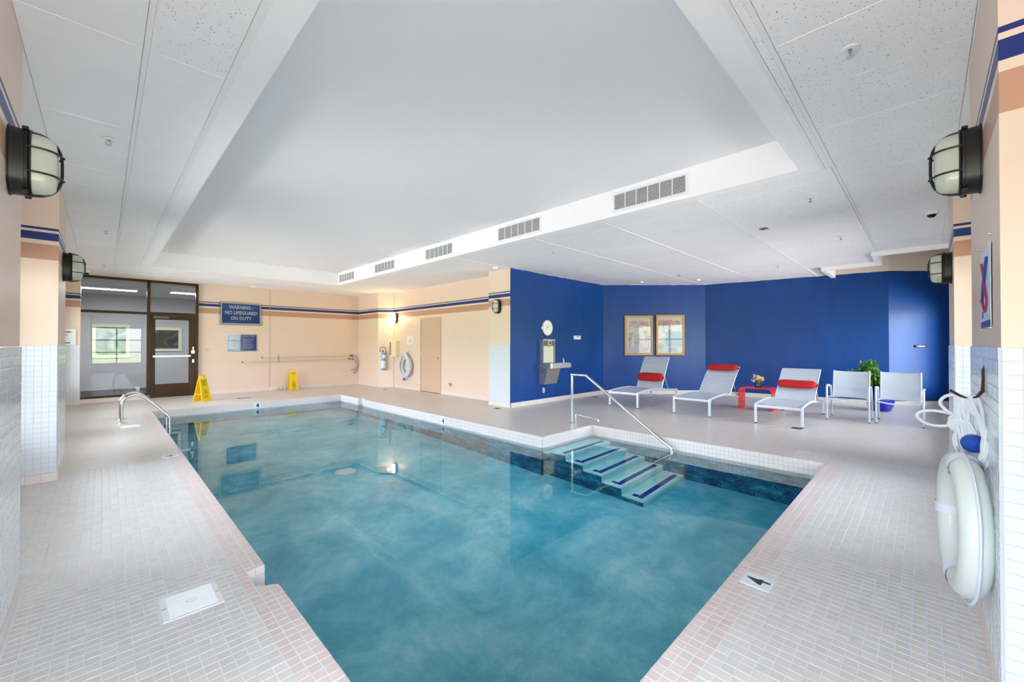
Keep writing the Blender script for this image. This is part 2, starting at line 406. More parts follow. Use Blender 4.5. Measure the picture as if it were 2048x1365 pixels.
# pillars and their tiles
def in_frame(p):
    v = Vector(p) - EYE; z = v.dot(fwd)
    if z < .2: return None
    x = v.dot(rgt) / z * 823.4; y = -v.dot(upv) / z * 823.4
    return z if abs(x) < 1050 and abs(y) < 700 else None
def tile_mesh(name, a, b, h, m, ch=.0016):
    mb = MB(); A, B = a / 2, b / 2
    V = [(-A, -B, -.004), (A, -B, -.004), (A, B, -.004), (-A, B, -.004), (-A, -B, h - ch), (A, -B, h - ch), (A, B, h - ch), (-A, B, h - ch),
         (-A + ch, -B + ch, h), (A - ch, -B + ch, h), (A - ch, B - ch, h), (-A + ch, B - ch, h)]
    F = [[0, 1, 5, 4], [1, 2, 6, 5], [2, 3, 7, 6], [3, 0, 4, 7], [4, 5, 9, 8], [5, 6, 10, 9], [6, 7, 11, 10], [7, 4, 8, 11], [8, 9, 10, 11]]
    return V, F
TM = {}
def lay_tiles(parent, cells, u, v, m, size=.0488, h=.004, n_ind=300, name='tile', key=None):
    """cells: list of centres (Vector); u, v in-plane unit vectors; nearest seen ones become objects, the rest one stuff mesh"""
    u = Vector(u); v = Vector(v); n = u.cross(v); V, F = tile_mesh('t', size, size, h, m)
    sc = []
    for c in cells:
        z = in_frame(c); sc.append(z if z else 1e9)
    order = sorted(range(len(cells)), key=lambda i: sc[i]); ind = [i for i in order[:n_ind] if sc[i] < 1e8] if n_ind else []
    kk = (m.name, size, h)
    if kk not in TM:
        me = bpy.data.meshes.new('tile'); me.from_pydata(V, [], F); me.materials.append(m); me.update(); TM[kk] = me
    for i in ind:
        o = bpy.data.objects.new(name, TM[kk]); c = cells[i]; j = random.uniform(-.0006, .0006)
        o.matrix_basis = Matrix(((u.x, v.x, n.x, c.x + n.x * j), (u.y, v.y, n.y, c.y + n.y * j), (u.z, v.z, n.z, c.z + n.z * j), (0, 0, 0, 1)))
        COL.objects.link(o); o.parent = parent
    rest = set(range(len(cells))) - set(ind)
    if rest:
        vs = []; fs = []
        for i in sorted(rest):
            c = cells[i]; o0 = len(vs); j = random.uniform(-.0004, .0004)
            for p in V: vs.append(tuple(c + u * p[0] + v * p[1] + n * (p[2] + j)))
            for f in F: fs.append([k + o0 for k in f])
        me = bpy.data.meshes.new('tile_field'); me.from_pydata(vs, [], fs); me.materials.append(m); me.update()
        o = bpy.data.objects.new('tile_field', me); COL.objects.link(o); o.parent = parent; o['kind'] = 'stuff'
TH = 1.39; P_ = .0525
def tile_face(parent, p0, p1, nrm, z0=.09, n_ind=0, ztop=TH):
    """wall tiles on a vertical face from p0 to p1 (xy); nrm points to the viewer"""
    a = Vector((p0[0], p0[1], 0)); b = Vector((p1[0], p1[1], 0)); L = (b - a).length; u = (b - a).normalized(); n = Vector((nrm[0], nrm[1], 0))
    nu = max(1, round(L / P_)); pu = L / nu; nv = round((ztop - z0) / P_); pv = (ztop - z0) / nv
    cells = [a + u * (i + .5) * pu + Vector((0, 0, z0 + (j + .5) * pv)) + n * .004 for i in range(nu) for j in range(nv)]
    v = Vector((0, 0, 1))
    if u.cross(v).dot(n) < 0: u = -u
    lay_tiles(parent, cells, u, v, TILEW, size=.0488, h=.004, n_ind=n_ind)
    g = MB(); q = [a - n * .02, b - n * .02, b + n * .0070, a + n * .0070]; g.prism([(p.x, p.y) for p in q], z0, ztop - .003); g.build('grout_bed', WGROUT, parent)
    nb = max(1, round(L / .105)); w_ = L / nb
    for i in range(nb):
        c0 = a + u * 0; s0 = a + (b - a).normalized() * (i * w_ + .0015); s1 = a + (b - a).normalized() * ((i + 1) * w_ - .0015)
        MB().prism([(s0.x, s0.y), (s1.x, s1.y), (s1.x + n.x * .009, s1.y + n.y * .009), (s0.x + n.x * .009, s0.y + n.y * .009)], 0, z0 - .002).build('base_tile', CURB, parent)
def pillar(name, x0, x1, y0, y1, faces):
    o = struct(bx(name, x0, x1, y0, y1, 0, CZ + .02, BEIGE))
    for (p0, p1, n, k) in faces: tile_face(o, p0, p1, n, n_ind=k)
    return o
pillar('pillar', XL, -.329, 2.16, 3.57, [((-.329, 2.16), (-.329, 3.57), (1, 0), 0), ((XL, 3.57), (-.329, 3.57), (0, 1), 0), ((XL, 2.16), (-.329, 2.16), (0, -1), 0)])
pillar('pillar', XL, -.329, 6.317, 7.45, [((-.329, 6.317), (-.329, 7.45), (1, 0), 0), ((XL, 6.317), (-.329, 6.317), (0, -1), 300)])
pillar('pillar', 2.375, 3.75, YR, -.197, [((2.375, -.197), (3.75, -.197), (0, 1), 0), ((2.375, YR), (2.375, -.197), (-1, 0), 300), ((3.75, YR), (3.75, -.197), (1, 0), 0)])
pillar('pillar', 5.96, 7.20, YR, -.197, [((5.96, -.197), (7.20, -.197), (0, 1), 0), ((5.96, YR), (5.96, -.197), (-1, 0), 300)])
pillar('pillar', 6.38, 6.95, 6.475, 7.19, [((6.38, 6.475), (6.38, 7.185), (-1, 0), 0)])
fp = struct_empty('trim_1'); tile_face(fp, (-.745, 13.86), (-.372, 13.86), (0, -1), n_ind=0)

# base courses
def base(name, p0, p1, nrm, w_=.15, h=.105, t=.012):
    e = struct_empty(name); a = Vector(p0); b = Vector(p1); L = (b - a).length; d = (b - a) / L; n = max(1, round(L / w_)); q = L / n; nn = Vector(nrm).normalized() * t
    for i in range(n):
        s0 = a + d * (i * q + .0015); s1 = a + d * ((i + 1) * q - .0015)
        MB().prism([s0, s1, s1 + nn, s0 + nn], .001, h).build('base_tile', CURB, e)
base('baseboard_blue_left', (6.385, 6.46), (10.06, 6.46), (0, -1)); base('baseboard_blue_angled', (10.07, 6.45), (12.07, 4.40), (-1, -1))
base('baseboard_blue_right', (12.07, 4.39), (12.75, .60), (-1, -.18)); base('baseboard_blue_end', (12.75, .60), (13.9, -.55), (-1, -1))
base('baseboard_far', (1.9, FY), (6.40, FY), (0, -1), .105, .10); base('baseboard_side', (6.40, FY), (6.415, 12.70), (-1, 0), .105, .10)
base('baseboard_chamfer', (6.42, 12.70), (6.78, 12.34), (-1, -1), .105, .10)
base('baseboard_service_near', (6.79, 12.30), (6.79, 10.76), (-1, 0), .105, .10); base('baseboard_service_far', (6.79, 9.66), (6.79, 7.2), (-1, 0), .105, .10)

# ceiling
ce = struct_empty('ceiling')
TX0, TX1, TY0, TY1, TZ = .745, 4.77, .862, 11.83, 3.44
mb = MB()
mb.box(TX0 - .3, TX1 + .3, TY0 - .3, TY1 + .3, TZ, TZ + .05)
mb.build('tray_ceiling', CEIL_TRAY, ce)
mb = MB()
mb.box(TX0 - .16, TX0, TY0 - .16, TY1 + .16, CZ, TZ + .04); mb.box(TX1, TX1 + .14, TY0 - .16, TY1 + .16, CZ, TZ + .04)
mb.box(TX0, TX1, TY0 - .16, TY0, CZ, TZ + .04); mb.box(TX0, TX1, TY1, TY1 + .16, CZ, TZ + .04)
mb.build('tray_border', DRYWALL, ce)
SLABW = mat('ceiling_slab', (225, 225, 225), .9)
mb = MB()
mb.box(XL - .2, TX0 - .14, YR - .2, FY + .1, CZ + .018, CZ + .05); mb.box(TX1 + .12, 9.98, YR - .2, FY + .1, CZ + .018, CZ + .05)
mb.box(9.98, 14, .68, FY, CZ + .018, CZ + .05) if False else None
mb.box(9.98, 11.2, .66, 6.7, CZ + .018, CZ + .05); mb.box(11.2, 13.0, 1.6, 6.7, CZ + .018, CZ + .05)
mb.box(TX0 - .14, TX1 + .12, YR - .2, TY0 - .14, CZ + .018, CZ + .05); mb.box(TX0 - .14, TX1 + .12, TY1 + .14, FY + .1, CZ + .018, CZ + .05)
mb.build('backing_slab', SLABW, ce)
def panel_mat(name, dens):
    s = NT(name); v = s.n('ShaderNodeTexVoronoi'); v.inputs['Scale'].default_value = 55; g = s.n('ShaderNodeNewGeometry'); s.l(g.outputs['Position'], v.inputs['Vector'])
    hole = s.math('LESS_THAN', v.outputs['Distance'], s.math('MULTIPLY', s.noise(26, 2), dens))
    s.l(s.mix(hole, s.mix(s.noise(2, 3), lin(238, 238, 239), lin(247, 247, 248)), lin(150, 150, 150)), s.b.inputs['Base Color'])
    s.b.inputs['Roughness'].default_value = .85; s.bump(s.noise(140, 3), .2, .003); return s.m
PANELM = panel_mat('acoustic_ceiling_panel', .30); PANELS_ = panel_mat('smooth_ceiling_panel', .10)
pm = {}; gridmb = MB()
def panel(x0, x1, y0, y1, m):
    g = .0012; key = (round(x1 - x0, 3), round(y1 - y0, 3), m.name)
    if key not in pm:
        a, b = (x1 - x0) / 2 - g, (y1 - y0) / 2 - g
        q = MB(); q.box(-a, a, -b, b, 0, .016, ch=.0025)
        me = bpy.data.meshes.new('ceiling_panel'); me.from_pydata(q.v, [], q.f); me.materials.append(m); me.update(); pm[key] = me
    o = bpy.data.objects.new('ceiling_panel', pm[key]); o.location = ((x0 + x1) / 2, (y0 + y1) / 2, CZ + random.uniform(.0, .0025)); COL.objects.link(o); o.parent = ce
def lay(xs, ys, m=PANELM, skip=lambda x, y: False, m2=None):
    for i in range(len(xs) - 1):
        for j in range(len(ys) - 1):
            if xs[i + 1] - xs[i] < .03 or ys[j + 1] - ys[j] < .03: continue
            cx, cy = (xs[i] + xs[i + 1]) / 2, (ys[j] + ys[j + 1]) / 2
            if not skip(cx, cy): panel(xs[i], xs[i + 1], ys[j], ys[j + 1], (m2 if m2 and random.random() < .45 else m))
def bar(x0, x1, y0, y1): gridmb.box(x0, x1, y0, y1, CZ - .004, CZ + .014)
def rng(a, b, st):
    r = []; x = a
    while x < b - .05: r.append(x); x += st
    r.append(b); return r
# left strip: narrow and wide columns of panels
lay([XL, -.33, .155], [YR, .66, 1.90, 3.14, 4.42] + rng(5.03, 12.0, .62), PANELS_)
lay([.18, .545], [YR, .66, 1.90, 3.14, 4.42, 5.65, 6.90, 8.14, 9.38, 10.62, 12.0], PANELS_, m2=PANELM)
bar(.155, .18, YR, 12.0); bar(.545, .585, YR, 12.0)
# right strip (rows run away from the camera)
xsr = [.60, .80, 1.44, 2.07] + [2.705 + .645 * i for i in range(12)]
xsr = [x for x in xsr if x < 9.7] + [9.98]
lay(xsr, [YR, -.19, .60], PANELM); lay([x for x in xsr if x < 4.8] + [4.91], [.625, .672], PANELM)
bar(.6, 9.98, .60, .625); bar(.6, 4.91, .672, .702)
# back field
xb = [4.91] + [5.24 + .645 * i for i in range(12)]; xb = [x for x in xb if x < 9.7] + [9.98, 10.6, 11.2]
inside = lambda x, y: not (y < 6.46 or x < 6.75) or (x + y > 16.9 and x > 9.9)
lay(xb, [.63, 1.873], PANELM); lay(xb + [11.85, 12.45], [1.897, 3.14], PANELS_, skip=inside, m2=PANELM)
lay(xb + [11.85, 12.45], [3.165, 4.41], PANELS_, skip=inside, m2=PANELM); lay(xb + [11.85], [4.435, 5.66, 6.46], PANELS_, skip=inside, m2=PANELM)
lay([4.91, 5.55, 6.18, 6.79], [6.49, 7.7, 8.94, 10.18, 11.42, 12.0], PANELS_, skip=lambda x, y: False)
for y in (1.885, 3.152, 4.422): bar(4.91, 12.6, y - .012, y + .012)
# far field
xf = [-.33, .18, .83] + [1.46 + .633 * i for i in range(8)] + [6.40]
lay(xf, [12.0, 12.9], PANELS_); lay(xf, [12.92, FY], PANELS_); bar(-.75, 6.4, 12.9, 12.92); bar(-.33, 4.9, 11.985, 12.0)
gridmb.build('ceiling_rail', TBAR, ce, kind='stuff')
# raised recess above the window end of the blue lounge, stepped fascia
mb = MB()
for x0, x1, y0, y1 in ((9.98, 10.06, YR, .70), (10.06, 11.28, .62, .70), (11.2, 11.28, .70, 1.54), (11.2, 12.7, 1.54, 1.62)):
    mb.box(x0, x1, y0, y1, CZ - .075, CZ + .6)
mb.build('recess_fascia', DRYWALL, ce)
MB().box(9.9, 14.2, YR - .2, 2.2, CZ + .6, CZ + .65).build('recess_top', DRYWALL, ce)
# roof slab above everything
MB().box(XL - .3, 14.3, YR - .3, FY + .3, TOP + .03, TOP + .2).build('roof_slab', SLABW, ce)

# ---------------------------------------------------------------- pool
PX0, PX1, PXA, PY0, PYA, PY1 = .738, 4.72, 6.03, .847, 4.10, 11.53
WL = -.172; PB = -1.43
pool = thing('swimming_pool', 'indoor swimming pool of teal water with pink tile coping and corner steps', 'pool')
NOT = [(.738, 2.679), (.634, 2.74), (.634, 2.953), (.738, 2.98)]
t = .010
def pw(mb, p0, p1, z0, z1, nrm, th=t):
    a = Vector(p0); b = Vector(p1); n = Vector(nrm).normalized() * th
    mb.prism([a, b, b - n, a - n], z0, z1)
edges = [((PX0, PY0), (PX0, 2.679), (1, 0)), ((PX0, 2.98), (PX0, PY1), (1, 0)), ((PX0, PY0), (PXA, PY0), (0, 1)), ((PXA, PY0), (PXA, PYA), (-1, 0)),
         ((PX1, PYA), (PXA, PYA), (0, -1)), ((PX1, PYA), (PX1, 10.13), (-1, 0)), ((PX1, 10.43), (PX1, PY1), (-1, 0)), ((PX0, PY1), (PX1, PY1), (0, -1)),
         ((.738, 2.679), (.634, 2.74), (.5, .87)), ((.634, 2.74), (.634, 2.953), (1, 0)), ((.634, 2.953), (.738, 2.98), (.25, -.97)),
         ((4.72, 10.13), (4.824, 10.19), (-.5, .87)), ((4.824, 10.19), (4.824, 10.40), (-1, 0)), ((4.824, 10.40), (4.72, 10.43), (-.25, -.97))]
mb = MB()
for a, b, n in edges: pw(mb, a, b, PB, -.33, n, .02)
mb.build('pebble_wall', PWALL, pool)
bed = MB()
for a, b, n in edges: pw(bed, a, b, -.33, -.002, n, .02)
bb = bed.build('waterline_band', WGROUT, pool)
band_cells = {}
for a, b, n in edges:
    A = Vector((a[0], a[1], 0)); B = Vector((b[0], b[1], 0)); L = (B - A).length; u = (B - A) / L; nu = max(1, round(L / P_)); q = L / nu; nn = Vector((n[0], n[1], 0)).normalized()
    cells = [A + u * (i + .5) * q + Vector((0, 0, -.002 - (j + .5) * .0545)) for i in range(nu) for j in range(6)]
    v = Vector((0, 0, 1)); uu = u if u.cross(v).dot(nn) > 0 else -u
    band_cells.setdefault((round(uu.x, 3), round(uu.y, 3)), []).append(cells)
for (ux, uy), lst in band_cells.items():
    cells = [c for l in lst for c in l]; see = (abs(ux) < .01 or abs(uy) < .01)
    k = 210 if (uy > .9 or uy < -.9) and any(c.x > 5.9 for c in cells) else 0
    lay_tiles(bb, cells, (ux, uy, 0), (0, 0, 1), BANDT, n_ind=k)
mb = MB(); mb.box(PX0 - .12, PX1 + .12, PY0 - .02, PY1 + .02, PB - .1, PB); mb.box(PX1 + .12, PXA + .02, PY0 - .02, PYA + .02, PB - .1, PB); mb.build('basin_floor', PFLOOR, pool)
wv = MB(); wv.add([(p[0], p[1], WL) for p in [(PX0, PY0), (PXA, PY0), (PXA, PYA), (PX1, PYA), (PX1, 10.13), (4.824, 10.19), (4.824, 10.40), (PX1, 10.43), (PX1, PY1), (PX0, PY1), (PX0, 2.98), (.634, 2.953), (.634, 2.74), (PX0, 2.679)]], [list(range(14))])
wv.build('water', WATER, pool)
FR = [3.735, 3.43, 3.12, 2.82, 2.51]; ZS = [-.345, -.595, -.815, -1.045, -1.27]
for k in range(5):
    mb = MB(); x0 = 4.815; y1 = PYA if k == 0 else FR[k - 1] + .0
    mb.box(x0, PXA, FR[k], y1, PB, ZS[k] - .03, 0); mb.box(x0 - .006, x0, FR[k] - .001, y1, PB, ZS[k] - .055, 1)
    mb.box(x0 - .012, PXA, FR[k] - .015, y1, ZS[k] - .06, ZS[k], 0, ch=.018)
    if k == 0: mb.box(PX1, x0, FR[k] + .25, PYA, ZS[k] - .045, ZS[k] - .002, 0)
    st = mb.build('step', [PSTEP, PWALL], pool)
    for i in range(14):
        xx = 4.875 + i * .0765; MB().box(xx, xx + .0725, FR[k] + .045, FR[k] + .118, ZS[k] - .001, ZS[k] + .003, ch=.0012).build('cobalt_tile', NAVYT, st)
    for i in (1,) if k else ():
        MB().box(4.875, 4.948, FR[k] + .045 + .0765 * i, FR[k] + .118 + .0765 * i, ZS[k] - .001, ZS[k] + .003, ch=.0012).build('cobalt_tile', NAVYT, st)
# floor drain cover on the pool bottom and return fitting
MB().lathe([(0, PB + .03), (.12, PB + .028), (.15, PB + .01), (.155, PB)], 28, M=Matrix.Translation((2.65, 6.28, 0))).build('drain_cover', WHITEPL, pool)

# ---------------------------------------------------------------- floor
fl = struct_empty('floor')
GX, GY = 6.5655, 6.5695   # the near area where every tile is built
mb = MB()
ex = [(-.8, .634, -.72, GY), (.634, .718, -.72, 2.679), (.634, .718, 2.98, GY), (.718, GX, -.72, .827)]
for x0, x1, y0, y1 in ex: mb.box(x0, x1, y0, y1, -.3, -.0014)
mb.prism([(.634, 2.679), (.730, 2.679), (.634, 2.735)], -.3, -.0014); mb.prism([(.634, 2.958), (.73, 2.98), (.634, 2.98)], -.3, -.0014)
for x0, x1, y0, y1 in ((PXA + .02, GX, .827, 1.2),): mb.box(x0, x1, y0, y1, -.3, -.0014)
mb.build('grout_bed', GROUT, fl)
CW = .1575
mb = MB()
for x0, x1, y0, y1 in [(-.8, PX0 - CW, GY, 14.3), (GX, 14.2, -.72, .69), (GX, 14.2, .69, 1.2), (PXA + CW, 14.2, 1.2, 4.1),
                       (PX1 + CW, 14.2, 4.1 + CW, 10.0), (PX1 + CW, 14.2, 10.0, 14.3), (PXA + CW, 14.2, 4.1, 4.1 + CW), (PX0 - CW, PX1 + CW, PY1 + CW, 14.3)]:
    mb.box(x0, x1, y0, y1, -.3, 0)
mb.build('far_paving', TILEFAR, fl)
mb = MB()
for x0, x1, y0, y1 in [(PX0 - CW, PX0 - .02, GY, PY1 + CW), (PX0 - .02, PX1 + CW, PY1 + .02, PY1 + CW), (PX1 + .02, PX1 + CW, 10.43, PY1 + .02), (PX1 + .02, PX1 + CW, 4.1 + .02, 10.13),
                       (4.844, PX1 + CW, 10.13, 10.43), (PX1 + CW, PXA + .02, 4.12, 4.1 + CW), (PXA + .02, PXA + CW, 1.2, 4.1 + CW)]:
    mb.box(x0, x1, y0, y1, -.3, -.0005)
mb.prism([(4.72, 10.13), (4.844, 10.13), (4.844, 10.19)], -.3, -.0005)
mb.build('far_coping', TILEPFAR, fl)
gx = lambda i: .738 + (i + .5) * P_
gy = lambda j: .847 + (j + .5) * P_
cg, cp = [], []
pil = [(XL, -.329, 2.16, 3.57), (XL, -.329, 6.317, 7.45), (2.375, 3.75, YR, -.197), (5.96, 7.2, YR, -.197)]
for i in range(-29, 112):
    for j in range(-28, 110):
        x, y = gx(i), gy(j)
        if x < XL + .02 or y < YR + .02 or x > GX - .01 or y > GY - .01: continue
        if x > .738 and y > .847:
            if x > PXA and y < 1.2: (cp if (i - 101) < 3 and x < PXA + CW + .01 else cg).append(Vector((x, y, -.004)))
            continue
        if any(a - .01 < x < b + .01 and c - .01 < y < d + .01 for a, b, c, d in pil): continue
        if .212 < x < .49 and 2.685 < y < 2.99: continue
        if x > .634 and 2.665 < y < 2.985: continue
        pink = (x > .738 - 3 * P_ and y > .847 - 3 * P_)
        (cp if pink else cg).append(Vector((x, y, -.004)))
lay_tiles(fl, cg, (1, 0, 0), (0, 1, 0), TILE, size=.0490, h=.004, n_ind=190)
lay_tiles(fl, cp, (1, 0, 0), (0, 1, 0), TILEP, size=.0490, h=.004, n_ind=110, name='coping_tile')
for pts in ([(.636, 2.668), (.734, 2.668), (.734, 2.68), (.636, 2.738)], [(.636, 2.957), (.734, 2.983), (.734, 2.99), (.636, 2.99)]):
    MB().prism(pts, -.01, 0).build('coping_tile', TILEP, fl)
# dark floor of the window recesses is the same tiling; slab outside
# ---------------------------------------------------------------- storefront, corridor behind it
sf = struct_empty('window_20', (0, FY, 0))
mb = MB()
D0, D1 = -.06, .05
for x0, x1, z0, z1 in ((-.49, -.43, .10, 3.06), (1.80, 1.86, 0, 3.06), (.80, .865, .10, 3.06), (-.43, .80, .10, .155), (-.43, 1.80, 3.0, 3.06), (-.43, .80, 2.17, 2.23), (.865, 1.80, 2.17, 2.24)):
    mb.box(x0, x1, D0, D1, z0, z1, ch=.004)
mb.build('window_frame', BRONZE, sf)
bx('pane', -.43, .80, -.008, .0, .155, 2.17, STOREPANE, sf); bx('pane', -.43, .80, -.008, .0, 2.23, 3.0, STOREPANE, sf); bx('pane', .865, 1.80, -.008, .0, 2.24, 3.0, STOREPANE, sf)
struct(bx('trim_2', -.75, .80, FY - .09, FY + .08, 0, .10, CURB)); struct(bx('wall_storefront_head', -.8, 1.9, FY - .05, FY + .1, 3.06, TOP, BEIGE))
dr = struct_empty('door_1', (.865, FY, 0))
mb = MB()
for x0, x1, z0, z1 in ((.005, .09, .01, 2.165), (.80, .93, .01, 2.165), (.09, .80, 2.06, 2.165), (.09, .80, .01, .355)): mb.box(x0, x1, -.03, .02, z0, z1, ch=.004)
lf = mb.build('door_leaf', BRONZE, dr)
gk = MB()
for x0, x1, z0, z1 in ((.09, .10, .355, 2.06), (.79, .80, .355, 2.06), (.10, .79, 2.05, 2.06), (.10, .79, .355, .365)): gk.box(x0, x1, -.032, -.01, z0, z1)
gk.build('gasket', DARKMETAL, lf)
bx('pane', .10, .79, -.008, 0, .365, 2.05, STOREPANE, lf)
pb = MB(); pb.box(.03, .83, -.10, -.06, 1.065, 1.115, ch=.006); pb.build('push_bar', mat('white_aluminium', (236, 236, 236), .3, .3), dr)
q = MB(); q.box(.012, .05, -.10, -.03, 1.04, 1.13); q.box(.83, .90, -.11, -.03, 1.03, 1.14); q.build('bar_bracket', BLACK, dr)
q = MB(); q.box(.86, .91, -.06, -.03, .90, 1.0, ch=.005); q.box(.84, .92, -.055, -.03, 1.15, 1.24, ch=.005); q.box(.87, .90, -.05, -.03, 1.24, 1.34, ch=.004); q.build('lock_plate', CHROME, dr)
q = MB(); q.box(.055, .37, -.095, -.03, 2.075, 2.14, ch=.006); q.box(.37, .52, -.06, -.045, 2.13, 2.145); q.build('door_closer', mat('grey_closer', (96, 96, 92), .4, .4), dr)
# corridor
cr = struct_empty('corridor', (0, 0, 0))
CW_ = mat('corridor_wall_paint', (188, 186, 188), .7, var=.03, scale=2); CF = mat('dark_corridor_tile', (34, 38, 46), .6, var=.2, scale=9)
mb = MB(); mb.box(-3, 5.0, 17.8, 17.95, 0, 3.0); mb.box(-3.1, -3, FY + .1, 17.9, 0, 3); mb.box(5.0, 5.1, FY + .16, 17.9, 0, 3); mb.build('corridor_wall', CW_, cr)
bx('corridor_wall', -3.1, -.75, FY + .1, FY + .2, 0, 3.0, CW_, cr)
bx('corridor_floor', -3, 5, FY + .06, 17.9, -.1, -.002, CF, cr); bx('corridor_ceiling', -3.1, 5.1, FY + .1, 17.95, 2.95, 3.05, mat('corridor_ceiling_white', (222, 222, 222), .8), cr)
def corridor_light(x, y):
    t_ = thing('ceiling_light', 'long fluorescent ceiling light seen through the glass above the ' + ('door' if x > 1 else 'side pane'), 'lamp', (x, y, 2.945))
    MB().box(-.6, .6, -.16, .16, -.05, 0, ch=.01).build('housing', WHITEPL, t_)
    MB().box(-.57, .57, -.13, .13, -.06, -.05, ch=.004).build('diffuser', mat('lit_diffuser', (240, 244, 248), .5, emit=(246, 250, 255), es=5.0), t_)
    l = bpy.data.lights.new('fluorescent', 'AREA'); l.shape = 'RECTANGLE'; l.size = 1.1; l.size_y = .25; l.energy = 40; l.color = (.95, .98, 1)
    o = bpy.data.objects.new('fluorescent', l); COL.objects.link(o); o.location = (x, y, 2.87)
corridor_light(.1, 15.6); corridor_light(1.95, 15.3)
def framed(name, label, x0, x1, z0, z1, cols, border, loc_y, fm, fw=.09):
    t_ = thing(name, label, 'picture', ((x0 + x1) / 2, loc_y, z0)); hw = (x1 - x0) / 2; h = z1 - z0
    q = MB()
    for a, b, c, d in ((-hw, hw, 0, fw), (-hw, hw, h - fw, h), (-hw, -hw + fw, fw, h - fw), (hw - fw, hw, fw, h - fw)): q.box(a, b, -.04, 0, c, d, ch=.006)
    q.build('frame', fm, t_); bx('artwork', -hw + fw, hw - fw, -.015, -.005, fw, h - fw, cols, t_)
def art_mat(name, stops, sc):
    s = NT(name); tc = s.n('ShaderNodeTexCoord'); f = s.noise(sc, 5, .6, tc.outputs['Object'], dist=1.2)
    s.l(s.ramp(f, stops), s.b.inputs['Base Color']); s.b.inputs['Roughness'].default_value = .2; return s.m
framed('framed_picture', 'cream framed picture with dark green artwork behind the left glass pane', -.24, .61, .98, 2.02, art_mat('green_landscape_print', [(.35, lin(20, 48, 44)), (.5, lin(96, 140, 120)), (.62, lin(150, 190, 140)), (.75, lin(60, 80, 80))], 2), 0, 17.8, mat('cream_frame', (226, 220, 190), .4))
framed('framed_picture', 'cream framed picture with near black abstract artwork seen through the door glass', 1.02, 1.90, 1.17, 1.96, art_mat('dark_abstract_print', [(.4, lin(26, 28, 26)), (.52, lin(54, 58, 54)), (.6, lin(60, 96, 130)), (.66, lin(150, 156, 140))], 3), 0, 17.8, mat('cream_frame', (226, 220, 190), .4))

# service door
sd = struct_empty('door_2', (6.79, 10.205, 0), -PI / 2)
DP = mat('door_paint', (206, 178, 156), .4, var=.02, scale=4)
bx('door_leaf', -.475, .475, -.012, 0, .012, 2.13, DP, sd, ch=.003)
q = MB(); q.box(-.535, -.48, -.022, 0, 0, 2.19, ch=.003); q.box(.48, .535, -.022, 0, 0, 2.19, ch=.003); q.box(-.48, .48, -.022, 0, 2.135, 2.19, ch=.003); q.build('door_frame', DP, sd)
bx('threshold_gap', -.475, .475, -.008, .0, 0, .012, DARKMETAL, sd)
for z in (.22, 1.05, 1.85): bx('hinge', -.487, -.468, -.030, -.01, z, z + .11, mat('painted_hinge', (226, 206, 186), .3), sd)
q = MB(); R = Matrix.Translation((.38, 0, 1.0)) @ Matrix.Rotation(PI / 2, 4, 'X'); q.lathe([(0, 0), (.032, 0), (.032, .006), (.012, .012), (.012, .035), (.026, .045), (.03, .06), (.02, .072), (0, .075)], 20, M=R @ Matrix.Translation((0, 0, .012))); q.build('door_knob', CHROME, sd)

# ---------------------------------------------------------------- outdoors beyond the windows
# a paved apron round the building, the lawn beyond belongs to the surroundings
mb = MB()
for x0, x1, y0, y1 in ((-4.0, -1.0, -4.0, 18), (-1.0, 17, -4.0, -.85)): mb.box(x0, x1, y0, y1, -.6, -.2)
struct(mb.build('ground', mat('light_paving', (206, 200, 196), .8, var=.05, scale=3)))

